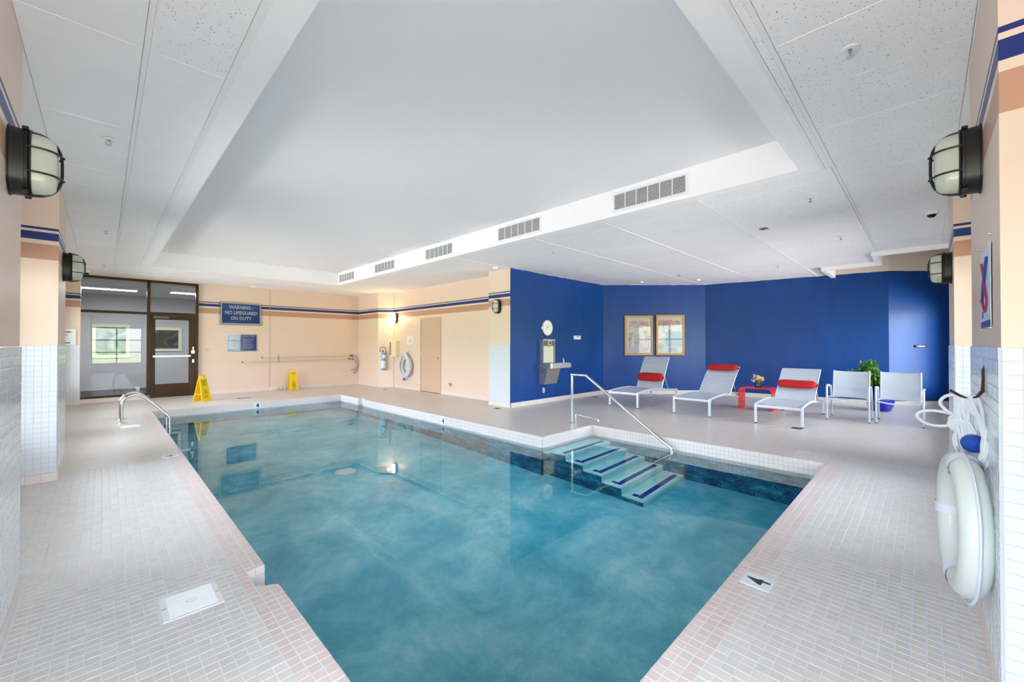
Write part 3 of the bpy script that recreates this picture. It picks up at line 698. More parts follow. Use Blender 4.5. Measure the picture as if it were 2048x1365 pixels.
# ---------------------------------------------------------------- wall lamps
GLOBE = mat('frosted_lamp_glass', (192, 196, 186), .25, var=.03)
GLOBEON = mat('lit_lamp_glass', (255, 236, 190), .3, emit=(255, 214, 140), es=9.0)
DBRONZE = mat('bronze_lamp_cage', (66, 58, 38), .4, .6, var=.2, scale=30)
def bulkhead(label, loc, rz, sc=1.0, body=BLACK, globe=GLOBE, on=False):
    """oval caged bulkhead light: tall oval housing, frosted dome, wire cage; local -y points into the room"""
    t_ = thing('wall_lamp', label, 'lamp', loc, rz, 'caged wall lamps')
    W_, H_ = .098 * sc, .165 * sc
    def ov(w_, h_, n=28):
        r = w_; return [(w_ * math.cos(a), (h_ - r) * (1 if math.sin(a) >= 0 else -1) * (1 if abs(math.sin(a)) > 1e-6 else 0) + r * math.sin(a)) for a in [2 * PI * k / n for k in range(n)]]
    def loops(mb, lv, mi=0):
        rows = []
        for w_, h_, y in lv: rows.append([(p[0], y, p[1]) for p in ov(w_, h_)] + [(ov(w_, h_)[0][0], y, ov(w_, h_)[0][1])])
        mb.grid(rows, mi)
    q = MB(); loops(q, [(W_ * 1.06, H_ * 1.03, 0), (W_ * 1.06, H_ * 1.03, -.006), (W_, H_, -.008), (W_ * .97, H_ * .98, -.054), (W_ * 1.03, H_ * 1.01, -.056), (W_ * 1.03, H_ * 1.01, -.066), (W_ * .9, H_ * .94, -.067), (W_ * .3, H_ * .4, -.066)])
    for sx in (-1, 1):
        for sz in (-1, 1): q.box(sx * W_ * .62 - .008, sx * W_ * .62 + .008, -.068, -.046, sz * H_ * .93 - .008, sz * H_ * .93 + .008, ch=.002)
    q.build('housing', body, t_)
    q = MB(); loops(q, [(W_ * .84 * k, H_ - W_ + W_ * .84 * k if k > .5 else (H_ - W_) * k * 2 * .9 + W_ * .84 * k, y) for k, y in ((1, -.06), (1, -.10), (.96, -.122), (.86, -.142), (.66, -.156), (.35, -.163), (.02, -.165))])
    q.build('lamp_globe', globe, t_)
    q = MB(); r = .0048 * sc
    dome = lambda s_, w_: (s_ * w_)
    # one hoop over the long way, two across
    pts = [(0, -.06, H_ * .96), (0, -.11, H_ * .92), (0, -.15, H_ * .74), (0, -.172, H_ * .42), (0, -.176, 0), (0, -.172, -H_ * .42), (0, -.15, -H_ * .74), (0, -.11, -H_ * .92), (0, -.06, -H_ * .96)]
    q.tube(wavy(pts, 5), r * 1.3, 8)
    for zz in (-.36, .36):
        pts = [(-W_ * .97, -.06, zz * H_), (-W_ * .95, -.11, zz * H_), (-W_ * .7, -.155, zz * H_), (0, -.176, zz * H_), (W_ * .7, -.155, zz * H_), (W_ * .95, -.11, zz * H_), (W_ * .97, -.06, zz * H_)]
        q.tube(wavy(pts, 5), r, 8); q.lathe([(0, -.008), (.008, -.004), (.008, .004), (0, .008)], 8, M=Matrix.Translation((0, -.178, zz * H_)))
    q.tube([(p[0], -.072, p[1]) for p in ov(W_ * .95, H_ * .97, 24)], r * 1.2, 8, closed=True)
    q.build('wire_cage', body, t_)
    return t_
bulkhead('large black caged lamp on the nearest left pillar', (-.329, 3.14, 2.30), PI / 2)
bulkhead('black caged lamp on the second left pillar beside the glass partition', (-.329, 6.97, 2.29), PI / 2)
bulkhead('large black caged lamp on the nearest right pillar above the notice', (3.08, -.197, 2.32), PI)
bulkhead('black caged lamp on the farther right pillar beside the blue wall', (6.36, -.197, 2.21), PI)
bulkhead('unlit bronze caged lamp on the pillar left of the blue wall', (6.38, 6.86, 2.265), -PI / 2, .98, DBRONZE)
bulkhead('glowing caged lamp on the beige wall near the service door', (6.79, 12.17, 2.262), -PI / 2, .92, DBRONZE, GLOBEON)
l = bpy.data.lights.new('lamp_glow', 'POINT'); l.energy = 7; l.color = (1, .72, .42); l.shadow_soft_size = .05
o = bpy.data.objects.new('lamp_glow', l); COL.objects.link(o); o.location = (6.54, 12.17, 2.26)

# ---------------------------------------------------------------- signs and small fittings
def sign_plate(name, label, cat, loc, rz, w_, h, m, d=.006, rim=None, acry=None):
    t_ = thing(name, label, cat, loc, rz)
    MB().box(-w_ / 2, w_ / 2, -d, 0, 0, h, ch=.001).build('plate', m, t_)
    if rim:
        q = MB()
        for a, b, c, e in ((-w_ / 2, w_ / 2, 0, rim), (-w_ / 2, w_ / 2, h - rim, h), (-w_ / 2, -w_ / 2 + rim, rim, h - rim), (w_ / 2 - rim, w_ / 2, rim, h - rim)): q.box(a, b, -d - .001, -.001, c, e)
        q.build('border', SIGNWHITE, t_)
    return t_
sg = sign_plate('warning_sign', 'large blue sign reading WARNING NO LIFEGUARD ON DUTY on the far wall', 'sign', (2.87, FY - .002, 1.995), 0, .985, .605, SIGNBLUE, rim=.022)
q = MB(); text_mb(q, 'WARNING -', 0.0, .485, .62, .105, -.0075, bold=.022); text_mb(q, 'NO LIFEGUARD', 0, .325, .80, .105, -.0075, bold=.022); text_mb(q, 'ON DUTY', 0, .165, .52, .105, -.0075, bold=.022)
q.build('lettering', SIGNWHITE, sg)
q = MB(); q.box(-.545, .535, -.0105, -.009, -.045, .64, 0); q.build('acrylic_cover', ACRY, sg)
sg = sign_plate('pool_rules_sign', 'smaller blue POOL RULES sign below the lifeguard warning', 'sign', (2.895, FY - .002, 1.207), 0, .745, .483, SIGNBLUE, rim=.01)
q = MB(); text_mb(q, 'POOL RULES', .175, .435, .28, .036, -.0075, bold=.02)
q.box(-.27, -.10, -.0078, -.0068, .392, .408); q.box(-.27, -.10, -.0078, -.0068, .412, .418)
q.tube(wavy([(-.275, -.0075, .42), (-.235, -.0075, .452), (-.19, -.0075, .435), (-.16, -.0075, .455), (-.10, -.0075, .425)], 5), .005, 6)
for i in range(9):
    z = .355 - i * .036; q.box(-.33, -.33 + random.uniform(.22, .30), -.0078, -.0066, z, z + .008); q.box(.02, .02 + random.uniform(.22, .30), -.0078, -.0066, z, z + .008)
q.build('lettering', SIGNWHITE, sg); bx('acrylic_cover', -.39, .385, -.011, -.009, -.012, .495, ACRY, sg)
sg = sign_plate('notice_board', 'small white notice with two blue stripes on the pilaster left of the glass partition', 'sign', (-.575, 13.858, 1.395), 0, .27, .36, WHITEPL, d=.012)
q = MB(); q.box(-.10, .06, -.0135, -.012, .28, .30); q.box(-.12, .05, -.0135, -.012, .03, .05); q.build('blue_stripe', mat('notice_blue', (20, 50, 120), .5), sg)
q = MB(); text_mb(q, 'RULES', -.05, .215, .10, .03, -.0135); q.build('lettering', mat('notice_red', (170, 60, 60), .5), sg)
sg = sign_plate('shower_notice', 'small white notice with red print left of the service door', 'sign', (6.788, 11.325, 1.395), -PI / 2, .36, .272, WHITEPL, d=.004)
q = MB(); RD = mat('red_print', (206, 40, 60), .5)
q.tube([(0.022 * math.cos(a), -.0055, .222 + .022 * math.sin(a)) for a in [2 * PI * k / 14 for k in range(14)]], .003, 5, closed=True)
text_mb(q, 'NO', 0, .172, .07, .03, -.0055); text_mb(q, 'DIVING', 0, .13, .16, .03, -.0055); text_mb(q, 'ALLOWED', 0, .085, .20, .026, -.0055); q.build('lettering', RD, sg)
sg = sign_plate('pool_notice', 'tall acrylic notice with crossed blue and red diagram on the nearest right pillar', 'sign', (2.83, -.193, 1.478), PI, .40, .355, mat('pale_notice_print', (206, 216, 232), .4), d=.003)
q = MB(); q.tube(wavy([(-.12, -.005, .30), (-.04, -.005, .24), (.05, -.005, .16), (.10, -.005, .11), (.02, -.005, .07), (-.09, -.005, .13), (-.05, -.005, .2), (.07, -.005, .29)], 6), .006, 6); q.build('diagram', mat('notice_magenta', (150, 30, 90), .5), sg)
q = MB(); q.tube(wavy([(.12, -.006, .30), (.03, -.006, .22), (-.07, -.006, .14), (-.12, -.006, .12)], 6), .006, 6); q.box(-.2, .2, -.004, -.0025, .0, .028); q.box(-.14, -.09, -.004, -.0025, .045, .075); q.build('diagram', mat('notice_navy', (30, 70, 150), .5), sg)
for sx in (-.205, .205):
    for sz in (-.008, .385): MB().lathe([(0, .0), (.006, 0), (.006, .006), (0, .007)], 10, M=Matrix.Translation((sx, 0, sz)) @ Matrix.Rotation(PI / 2, 4, 'X')).build('screw', CHROME, sg)
# switch plate
t_ = thing('switch_plate', 'beige triple switch plate on the far wall beside the glass door', 'switch', (2.07, FY, 1.20), 0)
MB().box(-.08, .08, -.007, 0, 0, .10, ch=.003).build('plate', mat('almond_plastic', (222, 200, 176), .35), t_)
for i in (-1, 0, 1): bx('toggle', i * .046 - .006, i * .046 + .006, -.018, -.006, .035, .062, mat('almond_plastic', (222, 200, 176), .35) if i else BLACK, t_)
# wall joint on the far wall
struct(bx('trim_3', 3.608, 3.618, FY - .004, FY + .02, .1, CZ, mat('wall_joint', (178, 146, 120), .6)))
# broken base patch beside the second floor sign
t_ = thing('loose_base_tiles', 'patch of broken grey white base tile behind the wet floor sign at the far wall', 'tile', (4.05, FY - .02, 0))
for i in range(7):
    x = -.28 + i * .11; MB().box(x, x + .09, -.018 - .006 * (i % 3), 0, .005 + .008 * (i % 2), .075 + .02 * (i % 3), ch=.004).build('tile_piece', mat('broken_tile', (206, 204, 196), .5, var=.15, scale=30), t_)

# telescopic poles with shepherd crooks
def pole(label, x0, x1, z0, z1, crook):
    t_ = thing('rescue_pole', label, 'pole', (x0, FY - .075, z0), 0, 'rescue poles on the far wall')
    q = MB(); q.tube([(0, 0, 0), (x1 - x0, 0, z1 - z0)], .0155, 10); q.build('shaft', mat('pale_aluminium_pole', (222, 208, 186), .3, .6), t_)
    q = MB(); q.tube([(-.01, 0, 0), (.02, 0, 0)], .0165, 10); q.tube([(x1 - x0 - .04, 0, z1 - z0), (x1 - x0 + .03, 0, z1 - z0)], .019, 10); q.build('end_grip', HOSEB, t_)
    q = MB(); q.tube(wavy([(x - x0, 0, z - z0) for x, z in crook], 7), .010, 8); q.build('crook', mat('grey_crook', (112, 128, 140), .35, .6), t_)
pole('long upper rescue pole on the far wall, shorter of the two, hooked end right', 3.39, 6.08, 1.005, 1.017, [(6.06, 1.017), (6.18, 1.01), (6.28, .955), (6.345, .86), (6.372, .745), (6.36, .63), (6.31, .51), (6.25, .41), (6.20, .405), (6.22, .46), (6.285, .535)])
pole('long lower rescue pole on the far wall reaching farther left', 2.88, 6.04, .883, .905, [(6.02, .905), (6.12, .905), (6.22, .868), (6.30, .785), (6.33, .69), (6.305, .60), (6.24, .55), (6.17, .53), (6.10, .508)])
for x, lab in ((3.856, 'left steel bracket holding both rescue poles'), (6.17, 'right steel bracket holding both rescue poles near the corner')):
    t_ = thing('pole_bracket', lab, 'bracket', (x, FY, .85))
    bx('back_plate', -.012, .012, -.008, 0, 0, .21, mat('grey_crook', (112, 128, 140), .35, .6), t_)
    for zc in (.035, .155):
        q = MB(); q.tube(wavy([(0, -.004, zc - .02), (0, -.05, zc - .028), (0, -.10, zc - .02), (0, -.105, zc + .01), (0, -.10, zc + .03)], 4), .005, 6); q.build('prong', mat('grey_crook', (112, 128, 140), .35, .6), t_)

# wet floor signs
def wet_sign(label, loc, rz, lines, h=.63, w0=.25, w1=.165, spread=.30, foot=False):
    t_ = thing('wet_floor_sign', label, 'floor sign', loc, rz, 'yellow wet floor signs')
    for k, sgn in (('front_panel', 0), ('rear_panel', 1)):
        y0 = 0 if sgn == 0 else spread; y1 = spread * (.46 if sgn == 0 else .54)
        def P(x, f, off=0): return (x, y0 + (y1 - y0) * f + off, h * f)
        q = MB(); o1 = .0; th = .012 if sgn == 0 else -.012
        def W(f): return (w0 + (w1 - w0) * f) / 2
        def strip(xa0, xb0, f0, xa1, xb1, f1):
            A = [P(xa0, f0), P(xb0, f0), P(xb1, f1), P(xa1, f1)]; B = [(p[0], p[1] + th, p[2]) for p in A]
            q.add(A + B, [[0, 1, 2, 3], [7, 6, 5, 4], [0, 4, 5, 1], [1, 5, 6, 2], [2, 6, 7, 3], [3, 7, 4, 0]])
        if foot and sgn == 0:
            strip(-W(0), -W(0) + .07, 0, -W(.13), -W(.13) + .065, .13); strip(W(0) - .07, W(0), 0, W(.13) - .065, W(.13), .13); f0 = .13
        elif sgn == 0: f0 = 0.0
        else: f0 = 0.0
        strip(-W(f0), W(f0), f0, -W(.90), W(.90), .90)
        n_ = .78
        strip(-W(.90) * n_, -W(.90) * n_ + .035, .90, -W(.97) * n_, -W(.97) * n_ + .035, .97); strip(W(.90) * n_ - .035, W(.90) * n_, .90, W(.97) * n_ - .035, W(.97) * n_, .97)
        strip(-W(.97) * n_, W(.97) * n_, .97, -W(1) * n_, W(1) * n_, 1.0)
        pn = q.build(k, YEL, t_)
        if sgn == 0:
            q = MB(); sl = spread * .46 / h
            def put(fn, *a, **kw):
                n0 = len(q.v); fn(q, *a, **kw)
                for i in range(n0, len(q.v)): x, y, z = q.v[i]; q.v[i] = (x, y + z * sl, z)
            for s_, zc, wd, ht in lines: put(text_mb, s_, 0, zc, wd, ht, -.004, bold=.02)
            zt = lines[-1][1] if False else h * .36
            put(lambda m: m.tube([(-.06, -.003, zt - .045), (.06, -.003, zt - .045), (0, -.003, zt + .06)], .0035, 5, closed=True))
            put(lambda m: m.tube([(-.02, -.003, zt - .03), (.005, -.003, zt - .005), (-.005, -.003, zt + .02)], .005, 5)); put(lambda m: m.tube([(.005, -.003, zt - .005), (.03, -.003, zt - .025)], .005, 5))
            q.build('printing', BLK, pn)
    q = MB(); q.tube([(-w0 * .42, .03 + .0, h * .27), (-w0 * .42, spread - .03, h * .27)], .007, 6); q.tube([(w0 * .42, .03, h * .27), (w0 * .42, spread - .03, h * .27)], .007, 6); q.build('spreader_bar', YEL, t_)
wet_sign('yellow folding wet floor sign standing open beside the glass door', (1.835, 12.545, 0), math.radians(30), [('CAUTION', .50, .13, .028), ('CUIDADO', .465, .13, .026), ('WET', .425, .07, .028), ('FLOOR', .39, .12, .028), ('PISO', .12, .07, .022), ('MOJADO', .09, .12, .022)])
wet_sign('yellow wet floor sign standing against the middle of the far wall', (4.21, 13.80, 0), math.radians(4), [('CAUTION', .50, .14, .028), ('WET', .145, .08, .03), ('FLOOR', .11, .13, .03)], h=.61, w0=.26, w1=.19, spread=.2, foot=True)

# extinguisher-like tank on the chamfered wall
d_ = Vector((-1, -1)).normalized(); tx, ty = 6.56 + d_.x * .10, 12.55 + d_.y * .10
t_ = thing('water_extinguisher', 'blue tank extinguisher with black hose hung on the narrow angled wall', 'extinguisher', (tx, ty, .56), -PI / 4)
MB().lathe([(0, 0), (.07, 0), (.078, .02), (.078, .50), (.07, .545), (.035, .575), (.02, .585), (.02, .60), (0, .60)], 24).build('tank', EXTB, t_)
MB().lathe([(.0785, .07), (.0792, .075), (.0792, .30), (.0785, .305)], 24).build('white_label', SIGNWHITE, t_, label='white printed label'); MB().lathe([(.0785, .40), (.0792, .405), (.0792, .50), (.0785, .505)], 24).build('white_label', SIGNWHITE, t_)
q = MB(); q.lathe([(0, -.002), (.028, 0), (.028, .003), (0, .004)], 14, M=Matrix.Translation((-.03, -.076, .455)) @ Matrix.Rotation(PI / 2, 4, 'X')); q.build('green_mark', mat('green_mark', (40, 150, 80), .4), t_)
q = MB(); q.box(-.018, .018, -.02, .02, .59, .64, ch=.004); q.tube([(0, 0, .62), (-.02, -.07, .645)], .008, 6); q.tube([(0, 0, .64), (-.01, -.08, .675)], .008, 6); q.build('valve_handle', mat('brass_valve', (170, 110, 70), .35, .8), t_)
q = MB(); q.tube(wavy([(.0, -.02, .615), (-.075, -.03, .60), (-.10, -.03, .67), (-.07, -.03, .735), (0, -.03, .755), (.065, -.03, .72), (.09, -.03, .65), (.092, -.02, .56), (.09, -.01, .50)], 6), .009, 8); q.build('hose', HOSEB, t_)
bx('wall_bracket', -.03, .03, .075, .10, .3, .42, BLACK, t_)
# cream cabinet
t_ = thing('first_aid_cabinet', 'cream metal wall cabinet between the blue extinguisher and the lifebuoy', 'cabinet', (6.79, 12.22, 1.005), -PI / 2)
MB().box(-.235, .235, -.12, 0, 0, .515, ch=.006).build('body', CREAM, t_)
MB().box(-.23, .235, -.135, -.121, .006, .509, ch=.004).build('door', CREAM, t_)
bx('dark_window', -.16, -.06, -.1365, -.1355, .05, .47, mat('smoked_slot', (140, 128, 110), .2), t_); q = MB(); q.lathe([(0, 0), (.009, 0), (.009, .012), (0, .014)], 10, M=Matrix.Translation((-.09, -.136, .24)) @ Matrix.Rotation(PI / 2, 4, 'X')); q.build('latch', BLACK, t_)
# lifebuoys
def buoy(label, loc, rz, R, r, tilt=0.0, straps=(25, 115, 205, 295), lean=0.0):
    """ring in local xz plane, -y towards the room"""
    t_ = thing('lifebuoy', label, 'lifebuoy', loc, rz, 'white lifebuoys')
    q = MB(); n, m = 48, 16; rows = []
    for i in range(n + 1):
        a = 2 * PI * i / n; row = []
        for k in range(m + 1):
            b = 2 * PI * k / m; rr = R + r * math.cos(b); row.append((rr * math.cos(a), r * .92 * math.sin(b), rr * math.sin(a)))
        rows.append(row)
    q.grid(rows); rg = q.build('ring', RINGW, t_)
    for d in straps:
        a = math.radians(d); q = MB(); rows = []
        for i in range(3):
            aa = a + (i - 1) * .026 / R; rows.append([((R + (r + .004) * math.cos(2 * PI * k / m)) * math.cos(aa), (r * .92 + .004) * math.sin(2 * PI * k / m), (R + (r + .004) * math.cos(2 * PI * k / m)) * math.sin(aa)) for k in range(m + 1)])
        q.grid(rows); q.build('webbing_strap', WEB, t_)
    q = MB(); q.tube([((R + r + .004 + .014 * abs(math.sin(2 * (k / 48 * 2 * PI - math.radians(straps[0]))))) * math.cos(2 * PI * k / 48), 0, (R + r + .004 + .014 * abs(math.sin(2 * (k / 48 * 2 * PI - math.radians(straps[0]))))) * math.sin(2 * PI * k / 48)) for k in range(48)], .006, 6, closed=True); q.build('grab_line', ROPE, t_)
    return t_
b1 = buoy('white lifebuoy under a hanging rope coil on the nearest right pillar', (2.80, -.112, .585), PI + .11, .264, .057, straps=(80, 183, 262))
b2 = buoy('white lifebuoy hanging on the beige wall left of the service door', (6.715, 11.45, .72), -PI / 2, .27, .06, straps=(45, 135, 225, 315))
# second lifebuoy rope coil
t_ = thing('rope_coil', 'white rope coil wrapped over the lifebuoy on the beige wall', 'rope', (6.70, 11.45, .72), -PI / 2)
q = MB()
for k in range(9):
    rx = .36 - .016 * k; top = .44 - .012 * k; q.tube(wavy([(rx * math.sin(a) * (1 if math.cos(a) < .3 else .78), -.055 - .008 * (k % 3), (top if math.cos(a) > 0 else .33 - .01 * k) * math.cos(a)) for a in [2 * PI * i / 14 for i in range(15)]], 4), .009, 6)
q.build('coil', ROPE, t_)
q = MB(); q.tube(wavy([(.20, -.08, .12), (.34, -.06, -.02), (.30, -.06, -.20), (.16, -.06, -.36), (.04, -.06, -.40)], 6), .008, 6); q.tube(wavy([(-.02, -.08, .40), (.0, -.09, .2), (-.01, -.09, 0)], 5), .008, 6); q.build('loose_end', ROPE, t_)
t_ = thing('rope_float', 'small blue float hanging below the lifebuoy on the beige wall', 'float', (6.70, 11.53, .31), 0)
MB().lathe([(0, -.04), (.03, -.032), (.045, 0), (.03, .032), (0, .04)], 16, M=Matrix.Rotation(PI / 2, 4, 'Y')).build('float_body', mat('blue_float', (20, 70, 170), .35), t_)
t_ = thing('rope_hook', 'small white hook above the lifebuoy on the beige wall', 'hook', (6.79, 11.46, 1.17), -PI / 2)
q = MB(); q.box(-.02, .02, -.008, 0, -.05, .05, ch=.002); q.tube(wavy([(0, -.008, .0), (0, -.06, -.03), (0, -.10, -.02), (0, -.11, .02)], 4), .007, 6); q.build('hook_body', WHITEPL, t_)
# big hook, rope and float on the near right pillar
t_ = thing('iron_hook', 'brown iron hook fixed to the nearest right pillar carrying rope', 'hook', (2.90, -.197, 1.23), PI)
q = MB(); q.tube([(0, -.006, .075), (0, -.010, .05), (0, -.010, 0), (0, -.013, -.045), (0, -.03, -.075), (0, -.055, -.086), (0, -.085, -.075), (0, -.118, -.050)], [.004, .010, .012, .012, .012, .0115, .011, .0105], 10, sx=1.3, sy=.6)
q.build('hook_body', mat('brown_iron', (84, 54, 44), .45, .5, var=.3, scale=40, bump=.4, bscale=120), t_)
q = MB(); q.lathe([(0, 0), (.006, 0), (.005, .004), (0, .005)], 8, M=Matrix.Translation((.0, -.016, .02)) @ Matrix.Rotation(PI / 2, 4, 'X')); q.build('screw', CHROME, t_)
t_ = thing('rescue_rope', 'tangled white rope hanging in loops from the iron hook on the right pillar', 'rope', (2.90, -.197, 1.15), PI)
# local: x to the camera side (-X world), -y into room
q = MB(); rnd = random.Random(5); J = lambda v, e=.008: tuple(c + rnd.uniform(-e, e) for c in v)
for k in range(6):
    y = -.030 - .007 * k
    q.tube(wavy([(0, y, .006), J((.045, y + .006, -.05)), J((.105, -.022, -.12)), J((.13, -.018, -.20), .010), J((.115, -.02, -.27), .012), J((.07, -.025, -.33 + .012 * k)), J((.045, -.04, -.29)), J((.05, -.045, -.18), .01), J((.02, y - .01, -.07)), (-.004, y - .003, .006)], 6), .0078, 7)
q.build('wall_side_loops', ROPE, t_)
q = MB()
for k in range(5):
    y = -.066 - .008 * k
    q.tube(wavy([(0, y, .006), J((.02, y, -.06)), J((.015, y + .01, -.15), .010), J((.02, -.055 - .004 * k, -.24)), J((.01, -.05, -.31 - .006 * k)), J((-.01, -.06, -.22)), J((-.02, y, -.12)), (-.01, y - .002, .004)], 6), .0078, 7)
q.build('middle_loops', ROPE, t_)
q = MB()
q.tube(wavy([(0, -.075, .004), (-.01, -.105, .008), (-.02, -.135, -.006), (-.02, -.15, -.035), (-.015, -.135, -.065), (0, -.11, -.085), (.01, -.08, -.10)], 7), .0074, 7)
q.tube(wavy([(.0, -.07, -.10), (-.015, -.115, -.085), (-.02, -.17, -.078), (-.03, -.215, -.088), (-.03, -.232, -.112), (-.025, -.205, -.142), (-.01, -.16, -.15), (.0, -.11, -.138), (.01, -.07, -.12)], 7), .0074, 7)
for k in range(4):
    q.tube(wavy([J((0, -.05, -.10)), J((.015, -.09, -.115), .012), J((.0, -.115, -.145), .012), J((-.02, -.09, -.17), .012), J((.0, -.055, -.155), .012), J((.02, -.06, -.12), .012), J((.01, -.10, -.105), .012), J((0, -.12, -.13), .012), J((-.01, -.09, -.16), .012), J((0, -.05, -.17))], 6), .0072, 7)
q.tube(wavy([(0, -.095, -.16), (-.01, -.105, -.20), (-.01, -.10, -.24), (.0, -.092, -.262)], 6), .0072, 7); q.tube(wavy([(0, -.06, -.17), (-.01, -.08, -.20), (0, -.096, -.24), (.005, -.094, -.265)], 6), .0072, 7)
q.tube(wavy([(.0, -.085, 0), (.0, -.10, -.06), (-.01, -.095, -.13), (0, -.10, -.2), (0, -.09, -.25)], 6), .0072, 7)
q.build('loose_loops', ROPE, t_)
t_ = thing('blue_float', 'blue oval float between the rope and the white lifebuoy on the right pillar', 'float', (2.84, -.150, .945), 0)
MB().lathe([(0, -.058), (.022, -.05), (.038, -.03), (.042, 0), (.038, .03), (.022, .05), (0, .058)], 20, M=Matrix.Rotation(.5, 4, 'X') @ Matrix.Rotation(PI / 2, 4, 'Y')).build('float_body', mat('blue_float', (20, 70, 170), .35, var=.15, scale=30), t_)
# wall valve
t_ = thing('wall_valve', 'small chrome pipe valve low on the beige wall right of the service door', 'valve', (6.79, 9.2, .30), -PI / 2)
q = MB(); RX = Matrix.Rotation(PI / 2, 4, 'X'); q.lathe([(0, 0), (.04, 0), (.035, .008), (.014, .012), (.014, .06), (0, .06)], 14, M=RX); q.lathe([(0, 0), (.03, .0), (.03, .012), (0, .012)], 12, M=Matrix.Translation((.0, -.06, .02)) @ RX); q.tube([(0, -.04, 0), (.03, -.05, -.03), (.035, -.05, -.06)], .010, 8); q.build('valve_body', CHROME, t_)

# clock, thermostat, fountain, outlet on the blue wall
t_ = thing('wall_clock', 'round white clock with chrome rim above the drinking fountain', 'clock', (7.595, 6.46, 1.80), 0)
MB().lathe([(0, 0), (.205, 0), (.205, .03), (.195, .042), (.180, .042), (.178, .03)], 40, M=RX).build('rim', CHROME, t_)
MB().lathe([(0, .029), (.179, .029), (.179, .031), (0, .0315)], 36, M=RX).build('dial', mat('clock_face', (240, 240, 242), .4), t_)
q = MB(); q.prism([(-.004, -.03), (.004, -.03), (.002, .115), (-.002, .115)], -.036, -.034, axis='y', M=Matrix.Rotation(math.radians(35), 4, 'Y')); q.prism([(-.005, -.02), (.005, -.02), (.003, .085), (-.003, .085)], -.035, -.033, axis='y', M=Matrix.Rotation(math.radians(-24), 4, 'Y') if False else Matrix.Rotation(math.radians(-42), 4, 'Y'))
q.lathe([(0, .031), (.008, .031), (.008, .038), (0, .038)], 12, M=RX); q.build('clock_hand', BLK, t_)
t_ = thing('thermostat', 'small white thermostat box on the blue wall', 'thermostat', (8.80, 6.46, 1.53), 0)
MB().box(-.135, .135, -.045, 0, 0, .10, ch=.006).build('body', WHITEPL, t_); bx('display', -.05, .035, -.047, -.044, .062, .084, SENSOR, t_); bx('button', .075, .10, -.047, -.044, .06, .078, mat('grey_button', (150, 150, 155), .4), t_)
def outlet(label, loc, rz):
    t_ = thing('power_outlet', label, 'outlet', loc, rz); MB().box(-.035, .035, -.006, 0, -.058, .058, ch=.002).build('plate', WHITEPL, t_)
    for z in (-.027, .027): bx('socket', -.015, .015, -.009, -.005, z - .015, z + .015, mat('grey_socket', (150, 150, 150), .4) if z > 0 else BLK, t_)
outlet('white power outlet under the drinking fountain', (7.49, 6.46, .305), 0)
t_ = thing('drinking_fountain', 'stainless drinking fountain with bottle filler on the blue wall', 'water fountain', (7.62, 6.46, 0), 0)
q = MB(); q.prism([(0, .46), (-.16, .46), (-.29, .86), (0, .86)], -.30, .16, axis='x'); q.build('lower_body', STEEL, t_)
q = MB()
for i in range(2):
    for k in range(9): q.box(-.302, -.2995, -.04 - i * .09 - .075, -.04 - i * .09, .72 + k * .013 - (.13 if False else 0), .726 + k * .013)
q.build('louvre', mat('grey_louvre', (120, 120, 118), .4, .4), t_)
q = MB(); pts = [(-.305, 0), (-.305, -.36), (-.28, -.40), (.42, -.40), (.46, -.36), (.46, -.02), (.42, 0)]
q.prism(pts, .845, .945); q.prism([(-.29, -.02), (-.29, -.35), (-.27, -.38), (.40, -.38), (.44, -.345), (.44, -.03)], .945, .962); q.build('basin', STEEL, t_)
bx('drain_grille', -.22, -.02, -.30, -.10, .962, .966, mat('dark_grille', (90, 86, 80), .4, .5), t_)
q = MB(); q.lathe([(0, .96), (.022, .96), (.018, .985), (.010, .99), (.010, 1.02), (0, 1.02)], 14, M=Matrix.Translation((.36, -.22, 0))); q.tube([(.36, -.22, 1.01), (.345, -.22, 1.05), (.32, -.22, 1.07)], [.011, .010, .007], 8); q.build('bubbler', WHITEPL, t_)
q = MB(); q.box(-.305, .13, -.10, 0, .96, 1.52, ch=.004); q.box(-.305, -.29, -.14, -.10, .96, 1.49); q.box(.115, .13, -.14, -.10, .96, 1.49); q.box(-.31, .135, -.145, 0, 1.49, 1.525, ch=.003); q.build('filler_housing', STEEL, t_)
bx('filler_header', -.29, .115, -.135, -.10, 1.37, 1.49, mat('dark_taupe_panel', (110, 96, 80), .35, .3), t_)
MB().box(-.135, .0, -.150, -.134, 1.385, 1.495, ch=.003).build('display', mat('grey_display_frame', (200, 204, 208), .3), t_); bx('screen', -.115, -.02, -.152, -.149, 1.40, 1.475, mat('lcd_blue_grey', (92, 116, 130), .2), t_)
q = MB(); q.prism([(-.27, .965), (-.27, 1.32), (-.245, 1.355), (.07, 1.355), (.095, 1.32), (.095, .965)], -.116, -.100, axis='y'); q.build('alcove_liner', mat('cream_filler_alcove', (222, 216, 196), .3, var=.05, scale=5), t_)
q = MB(); q.lathe([(0, 1.31), (.014, 1.31), (.018, 1.35), (0, 1.352)], 12, M=Matrix.Translation((-.07, -.128, 0))); q.build('filler_nozzle', WHITEPL, t_)
q = MB(); q.tube(wavy([(-.05, -.05, .46), (-.03, -.04, .42), (-.08, -.03, .37), (-.11, -.012, .335)], 5), .006, 6); q.build('power_cord', HOSEB, t_)
q = MB(); q.box(-.34, -.305, -.20, 0, .80, .96); q.build('side_shadow_plate', BLUE, t_) if False else None

